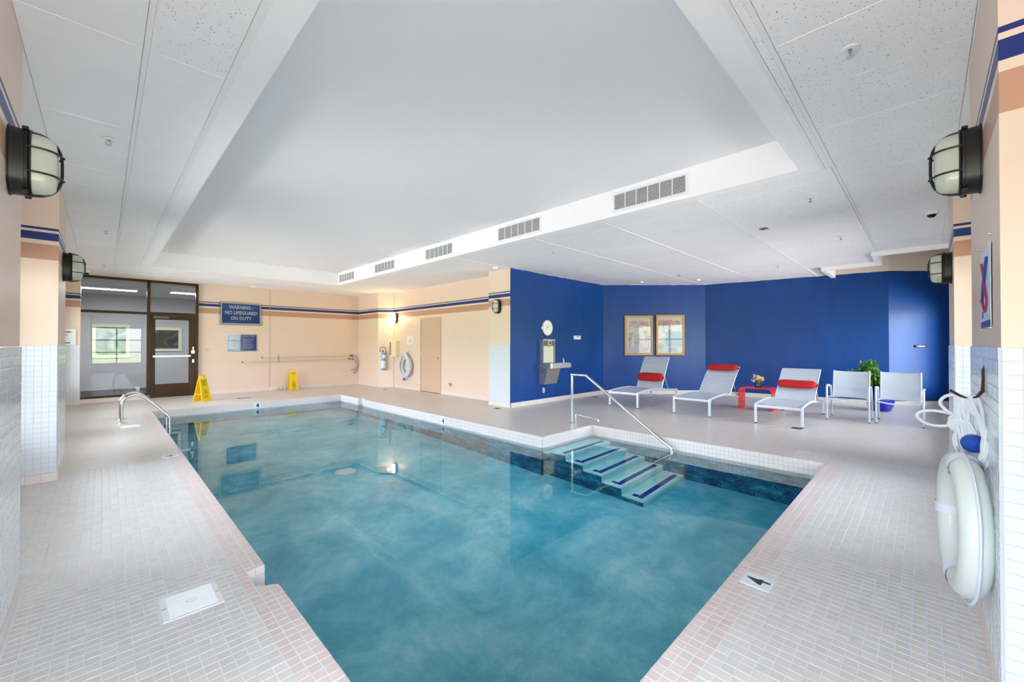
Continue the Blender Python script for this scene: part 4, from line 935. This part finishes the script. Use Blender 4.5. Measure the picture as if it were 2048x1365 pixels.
# posters
def poster(label, cx, cy, z0, wd, h, title, sub, seed):
    t_ = thing('framed_poster', label, 'poster', (cx, cy, z0), -PI / 4, 'framed travel posters')
    hw = wd / 2; fw = .055; q = MB()
    for a, b, c, d in ((-hw, hw, 0, fw), (-hw, hw, h - fw, h), (-hw, -hw + fw, fw, h - fw), (hw - fw, hw, fw, h - fw)): q.box(a, b, -.03, 0, c, d, ch=.006)
    q.build('frame', OAK, t_)
    s = NT('poster_print'); tc = s.n('ShaderNodeTexCoord'); sp = s.n('ShaderNodeSeparateXYZ'); s.l(tc.outputs['Object'], sp.inputs[0])
    f = s.noise(5 + seed, 5, .65, tc.outputs['Object'], dist=.8)
    c = s.ramp(s.math('ADD', s.math('MULTIPLY', sp.outputs[2], .55), s.math('MULTIPLY', f, .35)), [(.15, lin(176, 188, 206)), (.3, lin(206, 200, 210)), (.45, lin(226, 206, 204)), (.6, lin(214, 208, 206)), (.8, lin(214, 212, 208))])
    s.l(c, s.b.inputs['Base Color']); s.b.inputs['Roughness'].default_value = .5
    bx('print', -hw + fw, hw - fw, -.012, -.004, fw, h - fw, s.m, t_)
    INK = mat('faded_red_ink', (222, 128, 142), .5); INK2 = mat('slate_ink', (130, 144, 158), .5); INK3 = mat('sea_ink', (150, 180, 200), .5); INK4 = mat('palm_ink', (120, 134, 132), .5)
    q = MB(); text_mb(q, title, 0, h - .20, wd * .70, .13, -.0135, bold=.03, arc=.06 if seed == 0 else 0)
    if seed: q.box(-hw + fw + .02, -hw + fw + .05, -.0135, -.0125, h - .36, h - .16); q.box(-.05, .12, -.0135, -.0125, h * .5, h * .5 + .015)
    q.build('title', INK, t_)
    q = MB()
    if sub: text_mb(q, sub, 0, h - .315, wd * .36, .055, -.0135, bold=.02)
    def palm(x, z, r):
        for k in range(9):
            a = k * 2 * PI / 9 + .3; q.prism([(x, z), (x + r * .55 * math.cos(a + .18), z + r * .5 * math.sin(a + .18)), (x + r * math.cos(a), z + r * .8 * math.sin(a) - .02), (x + r * .5 * math.cos(a - .12), z + r * .45 * math.sin(a - .12))], -.0132, -.0125, axis='y')
        q.prism([(x - .006, z), (x + .006, z), (x + .012, z - .30), (x - .002, z - .30)], -.0131, -.0125, axis='y')
    if seed == 0: palm(.20, .66, .10); palm(.27, .52, .09); palm(-.22, .60, .10); palm(-.26, .48, .08)
    else: palm(-.27, .26, .14); palm(-.18, .90, .15); palm(-.05, .92, .12); palm(-.02, .70, .05)
    q.build('palm_drawing', INK4, t_)
    q = MB()
    if seed == 0: q.prism([(-.30, .07), (-.02, .34), (.04, .34), (.30, .07)], -.0127, -.0121, axis='y'); q.box(-.14, .05, -.0128, -.0121, .34, .60)
    else: q.box(-.14, .33, -.0127, -.0121, .24, .66); q.prism([(-.10, .07), (-.06, .20), (.16, .20), (.22, .07)], -.0129, -.0121, axis='y')
    q.build('scene_shape', mat('poster_mauve', (204, 186, 200), .5) if seed == 0 else INK3, t_)
    q = MB()
    if seed == 0:
        for i in range(16): x = -.12 + rnd.uniform(0, .22); z = .26 + rnd.uniform(0, .12); q.box(x, x + .012, -.0136, -.0126, z, z + .035)
        text_mb(q, 'FLORIDA', .22, .18, .14, .03, -.0135)
    else: text_mb(q, 'FLORIDA', .08, .215, .32, .03, -.0135); q.box(-.22, -.12, -.0136, -.0126, .36, .375)
    q.build('print_detail', INK2 if seed == 0 else INK, t_)
    bx('glazing', -hw + fw, hw - fw, -.018, -.015, fw, h - fw, ACRY, t_)
dd = Vector((10.07 - 12.08, 6.46 - 4.40)).normalized(); ang = math.atan2(dd.y, dd.x)
poster('oak framed poster titled CORAL GABLES on the angled blue wall, left one', 10.765, 5.745, 1.093, .80, 1.125, 'CORAL GABLES', 'FLORIDA', 0)
poster('oak framed poster with slanted pink script on the angled blue wall, right one', 11.375, 5.105, 1.10, .80, 1.135, 'South Florida', '', 1)
# slot fitting on the blue end wall
t_ = thing('slot_vent', 'small black slotted fitting on the blue end wall at right', 'vent', (13.27, .09, 1.33), -PI / 4)
MB().box(-.14, .14, -.03, 0, 0, .055, ch=.004).build('body', BLACK, t_); bx('lens', -.09, .07, -.032, -.029, .012, .042, mat('grey_lens', (140, 140, 130), .3), t_)

# ---------------------------------------------------------------- lounge furniture
def chaise(label, y, ang, hinge=1.19, L=.87):
    t_ = thing('chaise_lounge', label, 'sun lounger', (8.28, y, 0), 0, 'pale grey sun loungers by the blue wall')
    hw = .345; zr = lambda x: .335 + .030 * math.sin(min(1, x / 1.25) * PI) - .07 * max(0, (x - .9) / 1.13) ** 1.2
    for sy in (-1, 1):
        q = MB(); pts = [(.02, sy * hw, .335)] + [(x / 10, sy * hw, zr(x / 10)) for x in range(1, 20)] + [(2.0, sy * hw, zr(2.0))]
        q.tube(pts, .019, 8, sx=.8, sy=1.15); q.build('side_rail', ALU, t_)
    for x, z in ((.0, .352), (1.99, .285)):
        for sy in (-1, 1):
            q = MB(); q.box(x - .02, x + .02, sy * hw - .02, sy * hw + .02, .012, z, ch=.004); lg = q.build('leg', ALU, t_)
            bx('foot_cap', x - .021, x + .021, sy * hw - .021, sy * hw + .021, 0, .014, BLACK, lg)
    q = MB(); q.box(-.016, .016, -hw, hw, .285, .335, ch=.005); q.build('end_rail', ALU, t_); q = MB(); q.box(1.975, 2.0, -hw, hw, .235, .27, ch=.004); q.build('end_rail', ALU, t_)
    # seat sling
    w_ = hw - .03; rows = []
    for i in range(17):
        x = .03 + (hinge - .03) * i / 16; rows.append([(x, -w_ + 2 * w_ * k / 6, zr(x) + .004 - .012 * math.sin(PI * k / 6)) for k in range(7)])
    q = MB(); q.grid(rows); q.grid([[(p[0], p[1], p[2] - .007) for p in r][::-1] for r in rows]); q.build('seat_sling', SLING, t_)
    q = MB()
    for sy in (-1, 1): q.tube([(.03, sy * (w_ + .006), zr(.03))] + [(x, sy * (w_ + .006), zr(x)) for x in (.3, .6, .9, hinge)], .009, 6)
    q.build('sling_rail', ALU, t_)
    # back sling with six padded sections, slightly curled at the top
    ca, sa = math.cos(ang), math.sin(ang); zh = zr(hinge) + .006
    def bp(s_, y_, off=0.0):
        cur = .05 * (s_ / L) ** 3; px = hinge + ca * s_ + sa * (cur + off) ; pz = zh + sa * s_ - ca * (cur + off); return (px, y_, pz)
    rows = []; N = 48
    for i in range(N + 1):
        s_ = L * i / N; puff = -.006 * abs(math.sin(PI * i / 8)); rows.append([bp(s_, -w_ + 2 * w_ * k / 6, puff + .014 * math.sin(PI * k / 6)) for k in range(7)])
    q = MB(); q.grid(rows); q.grid([[(p[0] + sa * .012, p[1], p[2] - ca * .012) for p in r][::-1] for r in rows]); q.build('back_sling', SLING, t_)
    q = MB()
    for sy in (-1, 1): q.tube([bp(L * i / 10, sy * (w_ + .007), .004) for i in range(11)], .011, 6)
    q.tube([bp(L, -w_, .004), bp(L, w_, .004)], .011, 6); q.build('back_frame', ALU, t_)
    q = MB(); a = bp(L * .42, 0, .02)
    for sy in (-1, 1): q.tube([(a[0], sy * (w_ - .01), a[2]), (min(hinge + .52, a[0] + .22), sy * (w_ - .01), zr(1.6) - .01)], .008, 6)
    q.tube([(a[0], -w_ + .01, a[2]), (a[0], w_ - .01, a[2])], .007, 6); q.build('support_strut', ALU, t_)
    return t_, bp
def bolster(label, y, bp, s_, fat=.088, wd=.33):
    cx, _, cz = bp(s_, 0, -.050); t_ = thing('bolster_pillow', label, 'pillow', (cx, y + 8.28 * 0, cz), 0, 'red bolster pillows')
    t_.location = (8.28 + cx, y, cz); p0 = Vector(bp(s_ - .1, 0)); p1 = Vector(bp(s_ + .1, 0)); a = math.atan2(p1.z - p0.z, p1.x - p0.x)
    rows = []; n = 20
    for i in range(25):
        u = -1 + 2 * i / 24; e = (1 - abs(u) ** 7) ** .5 if abs(u) < 1 else 0; e = max(e, .02); row = []
        for k in range(n + 1):
            b_ = 2 * PI * k / n; f = 1 + .03 * math.sin(5 * u + 3 * b_) ; l_ = math.cos(b_) * fat * 1.12 * e * f; d_ = math.sin(b_) * fat * .56 * e * f - .010 * (u * u)
            row.append((math.cos(a) * l_ - math.sin(a) * -d_, u * wd, math.sin(a) * l_ + math.cos(a) * -d_ + .008 * (1 - u * u)))
        rows.append(row)
    q = MB(); q.grid(rows); q.build('cushion', REDCLOTH, t_)
    q = MB(); q.tube([(0, -wd + .012, 0), (.02, -wd + .004, -.005)], [.035, .028], 10); q.build('end_gather', REDCLOTH, t_)
    q = MB(); q.box(.0, .02, -wd - .008, -wd + .02, -.028, .0, ch=.002); q.build('tie_buckle', WHITEPL, t_)
c1, f1 = chaise('grey sling lounger with steeply raised back below the framed posters', 4.79, math.radians(63), 1.20)
c2, f2 = chaise('grey sling lounger with red pillow at its top left of the red table', 3.29, math.radians(44), 1.24)
c3, f3 = chaise('grey sling lounger with mid back pillow right of the red table', 1.81, math.radians(44), 1.22)
bolster('red bolster pillow midway up the steep lounger below the posters', 4.79, f1, .27, .10)
bolster('red bolster pillow at the top edge of the lounger left of the red table', 3.29, f2, .77)
bolster('red bolster pillow midway up the lounger right of the red table', 1.81, f3, .36)

def armchair(label, cx, cy, rz):
    t_ = thing('sling_armchair', label, 'chair', (cx, cy, 0), rz, 'grey sling armchairs by the plant')
    hw = .30; D = .60  # local: front faces -x
    for sy in (-1, 1):
        y = sy * hw
        q = MB(); q.tube(wavy([(0.0, y, .012), (0.0, y, .30), (.0, y, .56), (.02, y, .615), (.07, y, .636), (.20, y, .625), (.36, y, .60), (.46, y, .57)], 4), .0165, 8); q.build('front_leg', ALU, t_)
        q = MB(); q.tube([(D, y, .012), (D - .05, y, .30), (D - .14, y, .55), (D - .15, y, .60)], .0155, 8); q.build('rear_leg', ALU, t_)
        q = MB(); q.tube([(.05, y, .628), (.2, y, .634), (.38, y, .608)], .019, 8, sx=1.3, sy=.5); q.build('armrest', ALU, t_)
        q = MB(); q.tube([(.0, y * .98, .385), (.25, y * .96, .36), (.50, y * .95, .36)], .013, 8); q.build('side_rail', ALU, t_)
        for x in (0, D): bx('foot_cap', x - .017, x + .017, y - .017, y + .017, 0, .013, BLACK, t_)
    q = MB(); q.tube(wavy([(0, -hw, .395), (-.012, -hw * .5, .368), (-.016, 0, .36), (-.012, hw * .5, .368), (0, hw, .395)], 5), .015, 8); q.build('front_rail', ALU, t_)
    w_ = hw - .04; rows = []
    for i in range(9):
        f = i / 8; rows.append([(.02 + .46 * f, -w_ + 2 * w_ * k / 6, .425 - .045 * f - .022 * math.sin(PI * k / 6)) for k in range(7)])
    q = MB(); q.grid(rows); q.grid([[(p[0], p[1], p[2] - .008) for p in r][::-1] for r in rows]); q.build('seat_sling', SLING, t_)
    rows = []
    for i in range(25):
        f = i / 24; rows.append([(.47 + .15 * f + .03 * math.sin(PI * k / 6) - .004 * abs(math.sin(PI * i / 6)), -w_ + 2 * w_ * k / 6, .385 + .50 * f - .012 * math.sin(PI * k / 6) * f) for k in range(7)])
    q = MB(); q.grid(rows); q.grid([[(p[0] + .009, p[1], p[2]) for p in r][::-1] for r in rows]); q.build('back_sling', SLING, t_)
    q = MB()
    for sy in (-1, 1): q.tube([(.01, sy * (w_ + .008), .43), (.25, sy * (w_ + .008), .405), (.45, sy * (w_ + .008), .375), (.475, sy * (w_ + .008), .40), (.62, sy * (w_ + .008), .89)], .011, 6)
    q.build('sling_frame', ALU, t_)
armchair('pale grey sling armchair left of the potted plant, next to a lounger', 9.64, 1.02, 0)
armchair('pale grey sling armchair farthest right beside the potted plant', 9.75, .335, 0)

# red waterfall table
t_ = thing('side_table', 'glossy red waterfall side table between two grey loungers', 'table', (9.88, 2.585, 0), 0)
q = MB(); hw, h, r, th = .325, .475, .085, .022
def arch(w_, h_, r_): return [(-w_, 0), (-w_, h_ - r_)] + [(-w_ + r_ - r_ * math.cos(a), h_ - r_ + r_ * math.sin(a)) for a in [PI / 2 * k / 6 for k in range(1, 7)]] + [(w_ - r_ + r_ * math.sin(a), h_ - r_ + r_ * math.cos(a)) for a in [PI / 2 * k / 6 for k in range(0, 7)]] + [(w_, 0)]
oo = arch(hw, h, r); ii = arch(hw - th, h - th, r - th * .6)
V = [(0, p[0], p[1]) for p in oo] + [(0, p[0], p[1]) for p in ii] + [(.42, p[0], p[1]) for p in oo] + [(.42, p[0], p[1]) for p in ii]; n = len(oo); F = []
for i in range(n - 1): F += [[i, i + 1, n + i + 1, n + i], [2 * n + i, 3 * n + i, 3 * n + i + 1, 2 * n + i + 1], [i, 2 * n + i, 2 * n + i + 1, i + 1], [n + i, n + i + 1, 3 * n + i + 1, 3 * n + i]]
F += [[0, n, 3 * n, 2 * n], [n - 1, 3 * n - 1, 4 * n - 1, 2 * n - 1]]
q.add(V, F); q.build('table_body', REDPLASTIC, t_)
# vase of flowers
t_ = thing('flower_vase', 'small glass vase with yellow and white flowers on the red table', 'flowers', (10.06, 2.57, h), 0)
MB().lathe([(0, 0), (.045, 0), (.055, .02), (.057, .06), (.048, .10), (.052, .105), (.048, .102), (.043, .06), (.045, .02), (0, .008)], 20).build('vase', glass_thin('vase_glass', (.85, .92, .9, 1), 1.45), t_)
q = MB()
for k in range(12): a = k * .52; q.tube([(.02 * math.cos(a), .02 * math.sin(a), .01), (.03 * math.cos(a + 2), .03 * math.sin(a + 2), .09), (.06 * math.cos(a), .06 * math.sin(a), .16)], .003, 5)
q.build('stems', GREEN, t_)
rf = random.Random(3)
def petals(parent, c, r, m, heart, nlay=3):
    q = MB(); out = Vector(c) - Vector((0, 0, .10)); out.normalize(); u = out.cross(Vector((0, 0, 1))).normalized(); v = out.cross(u); c = Vector(c)
    for ly in range(nlay):
        rr = r * (1 - .28 * ly)
        for k in range(6):
            a = k * PI / 3 + ly * .5; d = u * math.cos(a) + v * math.sin(a); s_ = u * -math.sin(a) + v * math.cos(a); o_ = out * (ly * r * .22)
            q.add([c + o_, c + o_ + d * rr * .55 + s_ * rr * .38 + out * r * .14, c + o_ + d * rr + out * r * (.1 + .25 * ly), c + o_ + d * rr * .55 - s_ * rr * .38 + out * r * .14], [[0, 1, 2, 3]], 0)
    q.lathe([(r * .22, -.002), (r * .2, r * .3), (0, r * .42)], 8, 1, M=Matrix.Translation(c + out * r * .3)); q.build('blossom', [m, heart], parent)
for k in range(26):
    a = k * 2.4; zz = .13 + .115 * ((k * 7) % 11) / 10; rad = .095 * math.sqrt(max(.05, 1 - ((zz - .16) / .12) ** 2)) if zz < .27 else .04
    mm = [FLY, FLW, FLW, FLP, FLW, FLY, FLP][k % 7]; petals(t_, (rad * math.cos(a), rad * math.sin(a), zz), .042 if mm is FLY else .028, mm, FLO if mm is FLY else FLY, 3 if mm is FLY else 2)
q = MB()
for k in range(16):
    a = k * .9; c = Vector((.08 * math.cos(a), .08 * math.sin(a), .105 + .02 * (k % 3))); d = Vector((math.cos(a), math.sin(a), -.35 + .3 * (k % 2))); s_ = Vector((-math.sin(a), math.cos(a), 0)) * .012
    q.add([c - d * .03, c + s_, c + d * .035, c - s_], [[0, 1, 2, 3]])
q.build('leaves', GREEN2, t_)
# planter with shrub
t_ = thing('potted_shrub', 'leafy green shrub in a glossy cobalt blue ceramic pot', 'plant', (11.65, .69, 0), 0)
MB().lathe([(0, 0), (.15, 0), (.17, .01), (.215, .12), (.235, .24), (.225, .36), (.20, .44), (.195, .47), (.215, .485), (.215, .50), (.185, .50), (.17, .46), (0, .45)], 36).build('pot', POT, t_)
MB().lathe([(.172, .452), (.1, .462), (0, .466)], 20).build('soil', SOIL, t_)
rp = random.Random(11); stems = MB(); leaves = {}
def leaflet(q, c, d, L_, W_, up=Vector((0, 0, 1))):
    s_ = d.cross(up); s_ = s_.normalized() if s_.length > .01 else Vector((1, 0, 0)); nn = s_.cross(d).normalized(); a = c; b_ = c + d * L_ * .5
    q.add([a, b_ + s_ * W_, c + d * L_ - nn * L_ * .12, b_ - s_ * W_, b_ + nn * W_ * .3], [[0, 1, 4], [1, 2, 4], [2, 3, 4], [3, 0, 4]])
clusters = []
for b in range(24):
    a = rp.uniform(0, 2 * PI); lean = rp.uniform(.05, .42); hgt = rp.uniform(.60, .98) if b % 3 else rp.uniform(.50, .66)
    side = Vector((0, 1, 0)) * (.20 if b % 9 == 0 else 0)
    tip = Vector((math.cos(a) * lean * .8, math.sin(a) * lean * .62 + .10, hgt)) + side * 1.0
    mid = Vector((tip.x * .45, tip.y * .45, .45 + (hgt - .45) * .6)); st = wavy([(tip.x * .1, tip.y * .1, .45), mid, tip], 5); stems.tube(st, .006, 5)
    for p in st[5::2]: clusters.append((p, a))
    clusters.append((tip, a))
for dx_, dy_, hz_ in ((-.05, .44, .80), (-.1, .36, .72), (.05, .30, .92), (0, .40, .66)):
    st = wavy([(0, 0, .45), (dx_ * .5, dy_ * .6, hz_ * .85), (dx_, dy_, hz_)], 5); stems.tube(st, .006, 5); clusters += [(st[-1], 0), (st[-3], 1)]
stems.build('stems', STEM, t_)
nl = 0; stuff = [MB(), MB()]
for p, a in clusters:
    for k in range(3):
        c = p + Vector((rp.uniform(-.05, .05), rp.uniform(-.05, .05), rp.uniform(-.03, .04))); nleaf = 7; base_d = Vector((rp.uniform(-1, 1), rp.uniform(-1, 1), rp.uniform(-.2, .7))).normalized()
        e1 = base_d.cross(Vector((0, 0, 1))).normalized(); e2 = base_d.cross(e1)
        for j in range(nleaf):
            th_ = 2 * PI * j / nleaf; d = (base_d * .45 + e1 * math.cos(th_) + e2 * math.sin(th_)).normalized(); leaflet(stuff[rp.random() < .3], c, d, rp.uniform(.08, .13), rp.uniform(.016, .024))
stuff[0].build('foliage', GREEN, t_, kind='stuff'); stuff[1].build('foliage', GREEN2, t_, kind='stuff')

# ---------------------------------------------------------------- rails
t_ = thing('pool_handrail', 'stainless handrail sloping from the deck down over the pool steps', 'handrail', (5.93, 4.45, 0), 0)
q = MB(); q.tube([(0, 0, 0), (0, 0, .845)], .022, 14); q.tube([(0, .02, .862), (0, -.30, .862), (0, -1.80, -.13), (0, -1.815, -.21), (0, -1.79, -.62)], .023, 14); q.build('rail', CHROME, t_)
q = MB(); q.lathe([(0, 0), (.045, 0), (.04, .012), (.024, .016)], 18); q.build('post_flange', CHROME, t_); q = MB(); q.lathe([(0, -.03), (.029, -.03), (.029, .03), (0, .03)], 14, M=Matrix.Translation((0, -1.808, -.165))); q.build('collar', CHROME, t_)
t_ = thing('low_pipe', 'small bent steel pipe standing beside the handrail post', 'pipe', (5.985, 4.41, 0), 0)
q = MB(); q.tube([(0, 0, 0), (0, 0, .14), (.01, -.01, .155), (.06, -.42, .105)], .0105, 10); q.tube([(0, 0, 0), (0, 0, .06)], .016, 10); q.tube([(.06, -.42, .105), (.062, -.43, .075)], .009, 8); q.build('pipe_body', CHROME, t_)
def grab(label, y):
    t_ = thing('ladder_grab_rail', label, 'handrail', (.245, y, 0), 0, 'curved ladder rails at the left pool edge')
    q = MB(); q.tube(wavy([(0, 0, 0), (0, 0, .30), (.012, 0, .385), (.06, 0, .455), (.14, 0, .49), (.22, 0, .488), (.30, 0, .435)], 6) + wavy([(.30, 0, .435), (.45, 0, .275), (.585, 0, .115), (.635, 0, .045), (.652, 0, -.03), (.65, 0, -.3), (.65, 0, -.95)], 6)[1:], .0235, 14); q.build('rail', CHROME, t_)
    q = MB(); q.lathe([(0, 0), (.048, 0), (.044, .012), (.026, .016)], 18)
    for s_ in (-1, 1): q.box(s_ * .05 - .03, s_ * .05 + .03, -.012, .012, 0, .012, ch=.003)
    q.build('flange', CHROME, t_)
grab('nearer curved stainless ladder rail at the left pool edge', 10.04); grab('farther curved stainless ladder rail behind its twin at the left pool edge', 10.60)
t_ = thing('ladder_treads', 'steel ladder treads under water between the two curved rails', 'ladder', (.895, 10.32, -.5), 0)
for k in range(3): MB().box(-.05, .05, -.26, .26, -.02 - k * .26, .0 - k * .26, ch=.006).build('tread', CHROME, t_)

# deck plaques, lids, drains
def skimmer(label, x0, x1, y0, y1):
    t_ = thing('skimmer_lid', label, 'lid', ((x0 + x1) / 2, (y0 + y1) / 2, 0), 0, 'white skimmer lids'); a, b = (x1 - x0) / 2, (y1 - y0) / 2
    MB().box(-a, a, -b, b, -.02, .0015, ch=.003).build('lid', WHITEPL, t_)
    q = MB(); nx, ny = 26, 16
    for j in range(ny):
        yy = -b * .82 + 2 * b * .82 * j / (ny - 1); q.tube([(-a * .78 + 2 * a * .78 * i / nx, yy + .0025 * (i % 2), .0016) for i in range(nx + 1)], .0024, 4, cap=False)
    q.build('grip_ribs', WHITEPL, t_, kind='stuff')
    q = MB(); q.lathe([(.022, .0015), (.024, .004), (.016, .0042), (.012, .002), (0, .002)], 18, sx=1.2); q.build('finger_hole', WHITEPL, t_)
    q = MB()
    for s_ in (-1, 1): q.box(s_ * a * .9 - .01, s_ * a * .9 + .01, -.003, .003, .001, .0035, ch=.001)
    q.build('screw', mat('lid_screw', (150, 156, 164), .4), t_)
skimmer('white skimmer lid in the deck at the near left pool corner', .222, .482, 2.70, 2.975)
skimmer('white skimmer lid in the deck beside the ladder rails', .215, .475, 9.46, 9.74)
t_ = thing('gutter_frame', 'shallow frame edge around near skimmer lid', 'frame', (0, 0, 0)) if False else None
PLQ = mat('plaque_white', (226, 234, 240), .3); PLN = mat('plaque_navy_print', (28, 40, 66), .5, var=.3, scale=120)
def plaque(label, loc, rot, w_, h):
    t_ = thing('depth_marker', label, 'sign', loc, 0, 'depth markers'); t_.rotation_euler = rot
    MB().box(-w_ / 2, w_ / 2, -.004, 0, 0, h, ch=.001).build('plate', PLQ, t_); q = MB(); text_mb(q, '4', 0, h * .5, w_ * .46, h * .80, -.0046, bold=.02); q.build('numeral', PLN, t_)
# plate built in local xz facing -y; lay flat: rotate about x by -90 then spin
def flat(spin): return (Matrix.Rotation(spin, 4, 'Z') @ Matrix.Rotation(-PI / 2, 4, 'X')).to_euler()
plaque('white depth marker with number 4 lying in the near right deck', (2.743, .630, .0), flat(0), .15, .155)
bpy.context.view_layer.update()
plaque('depth marker with number 4 lying in the left pool edge deck', (.682, 6.68, .0), flat(PI / 2), .15, .15)
plaque('depth marker with number 4 on the far pool wall', (2.69, PY1 - .006, -.165), (0, 0, 0), .15, .15)
plaque('depth marker with number 4 on the pool wall below the service door', (PX1 - .006, 6.64, -.165), (0, 0, -PI / 2), .15, .15)
def drain(label, x, y, lx=.15, ly=.15):
    t_ = thing('floor_drain', label, 'drain', (x, y, 0), 0, 'small dark floor drains')
    MB().box(-lx / 2, lx / 2, -ly / 2, ly / 2, -.01, .002, ch=.001).build('frame', mat('drain_frame', (120, 108, 92), .4, .5), t_)
    q = MB()
    for i in range(6): u = -lx * .4 + lx * .8 * i / 5; q.box(u - .004, u + .004, -ly * .4, ly * .4, .001, .0035)
    q.build('slots', BLACK, t_)
drain('dark floor drain between the pool end and the lifeguard sign', 2.62, 12.55, .30, .12); drain('floor drain near the angled wall with the blue tank', 6.2, 11.8); drain('floor drain beside the tiled pillar left of the blue wall', 6.13, 6.62)
drain('floor drain below the blue wall past the drinking fountain', 9.3, 6.22); drain('floor drain at the front leg of the lounger nearest the armchairs', 8.22, 1.53)

# ---------------------------------------------------------------- ceiling fittings
def grille(label, y0, y1, z0=3.165, z1=3.362):
    t_ = thing('air_grille', label, 'vent', (TX1, (y0 + y1) / 2, z0), -PI / 2, 'air grilles along the raised ceiling edge'); hw = (y1 - y0) / 2; h = z1 - z0; f = .03
    q = MB()
    for a, b, c, d in ((-hw - f, hw + f, -f, 0), (-hw - f, hw + f, h, h + f), (-hw - f, -hw, 0, h), (hw, hw + f, 0, h)): q.box(a, b, -.012, -.0005, c, d, ch=.002)
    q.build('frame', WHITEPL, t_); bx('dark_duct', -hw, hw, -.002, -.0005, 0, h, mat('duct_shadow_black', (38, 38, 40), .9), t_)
    q = MB(); n = 13
    for k in range(n): z = h * (k + .5) / n; q.box(-hw, hw, -.011, -.005, z - h / n * .17, z + h / n * .17)
    q.build('blade', WHITEPL, t_)
    for k in range(1, 6): x = -hw + 2 * hw * k / 6; MB().box(x - .005, x + .005, -.0125, -.003, 0, h).build('divider', WHITEPL, t_)
for (a, b), lab in zip(((1.95, 2.88), (4.19, 5.12), (6.43, 7.34), (8.65, 9.59), (10.80, 11.75)), ('white air grille nearest the camera, largest in view', 'second white air grille from the right', 'white air grille at the middle of the row of five', 'second white air grille from the left', 'farthest small white air grille next to the tray corner')): grille(lab, a, b)
def sprinkler(label, x, y):
    t_ = thing('sprinkler_head', label, 'sprinkler', (x, y, CZ - .003), 0, 'ceiling sprinkler heads')
    MB().lathe([(.045, -.001), (.043, -.008), (.02, -.011), (.018, -.004)], 20).build('escutcheon', WHITEPL, t_)
    q = MB(); q.tube([(0, 0, 0), (0, 0, -.02)], .010, 8)
    for s_ in (-1, 1): q.tube(wavy([(s_ * .006, 0, -.018), (s_ * .016, 0, -.03), (s_ * .004, 0, -.046)], 3), .0025, 5)
    q.lathe([(.018, -.047), (.018, -.049), (0, -.050)], 14); q.build('deflector', CHROME, t_)
for lab, x, y in (('sprinkler head above the left deck beyond the near lamp', .024, 4.72), ('second sprinkler head along the left ceiling strip', .024, 8.54), ('farthest sprinkler head of the left ceiling strip', .01, 12.3), ('sprinkler head in the speckled panels over the near right deck', 3.01, .296), ('sprinkler head past the nearest air grille at right', 5.755, .93), ('sprinkler head in front of the right ceiling recess', 8.16, .93), ('sprinkler head above the handrail', 5.72, 4.70), ('sprinkler head in front of the service door wall', 5.69, 8.42), ('sprinkler head above the red table', 10.14, 2.21)): sprinkler(lab, x, y)
def dome(label, x, y):
    t_ = thing('dome_camera', label, 'camera', (x, y, CZ), 0, 'ceiling dome cameras')
    MB().lathe([(.062, 0), (.062, -.028), (.050, -.042), (.046, -.044)], 24).build('housing', WHITEPL, t_); MB().lathe([(.045, -.043), (.041, -.060), (.028, -.074), (.012, -.080), (0, -.081)], 20).build('smoked_dome', SENSOR, t_)
dome('white dome camera by the farther left pillar and glass partition', -.27, 13.6); dome('white dome camera on the right ceiling edge near the window pillar', 7.45, -.06)
def detector(label, x, y, r=.06):
    t_ = thing('smoke_detector', label, 'detector', (x, y, CZ), 0, 'ceiling detectors')
    MB().lathe([(r, 0), (r, -.02), (r * .85, -.034), (r * .4, -.040), (0, -.041)], 24).build('housing', WHITEPL, t_); MB().lathe([(r * .86, -.026), (r * .80, -.033)], 20).build('vent_ring', mat('detector_grey', (170, 170, 170), .5), t_)
for lab, x, y in (('smoke detector in front of the glass partition', 1.115, 12.77), ('smoke detector above the lifeguard warning sign', 3.057, 13.7), ('smoke detector at the tiled pillar left of the blue wall', 6.09, 6.64), ('smoke detector above the posters, left one', 10.26, 5.4), ('smoke detector above the posters, right one', 10.96, 4.17)): detector(lab, x, y)
t_ = thing('ceiling_sensor', 'small dark square sensor in the right ceiling panels', 'sensor', (6.83, 1.66, CZ), 0); MB().box(-.05, .05, -.05, .05, -.006, .004, ch=.002).build('plate', mat('grey_sensor', (110, 110, 112), .4), t_); MB().lathe([(.018, -.006), (.016, -.014), (0, -.018)], 14).build('lens', SENSOR, t_)
t_ = thing('ceiling_sensor', 'tiny dark sensor above the middle lounger', 'sensor', (10.05, 4.29, CZ), 0); MB().box(-.035, .035, -.035, .035, -.006, .004, ch=.002).build('plate', mat('grey_sensor', (110, 110, 112), .4), t_)
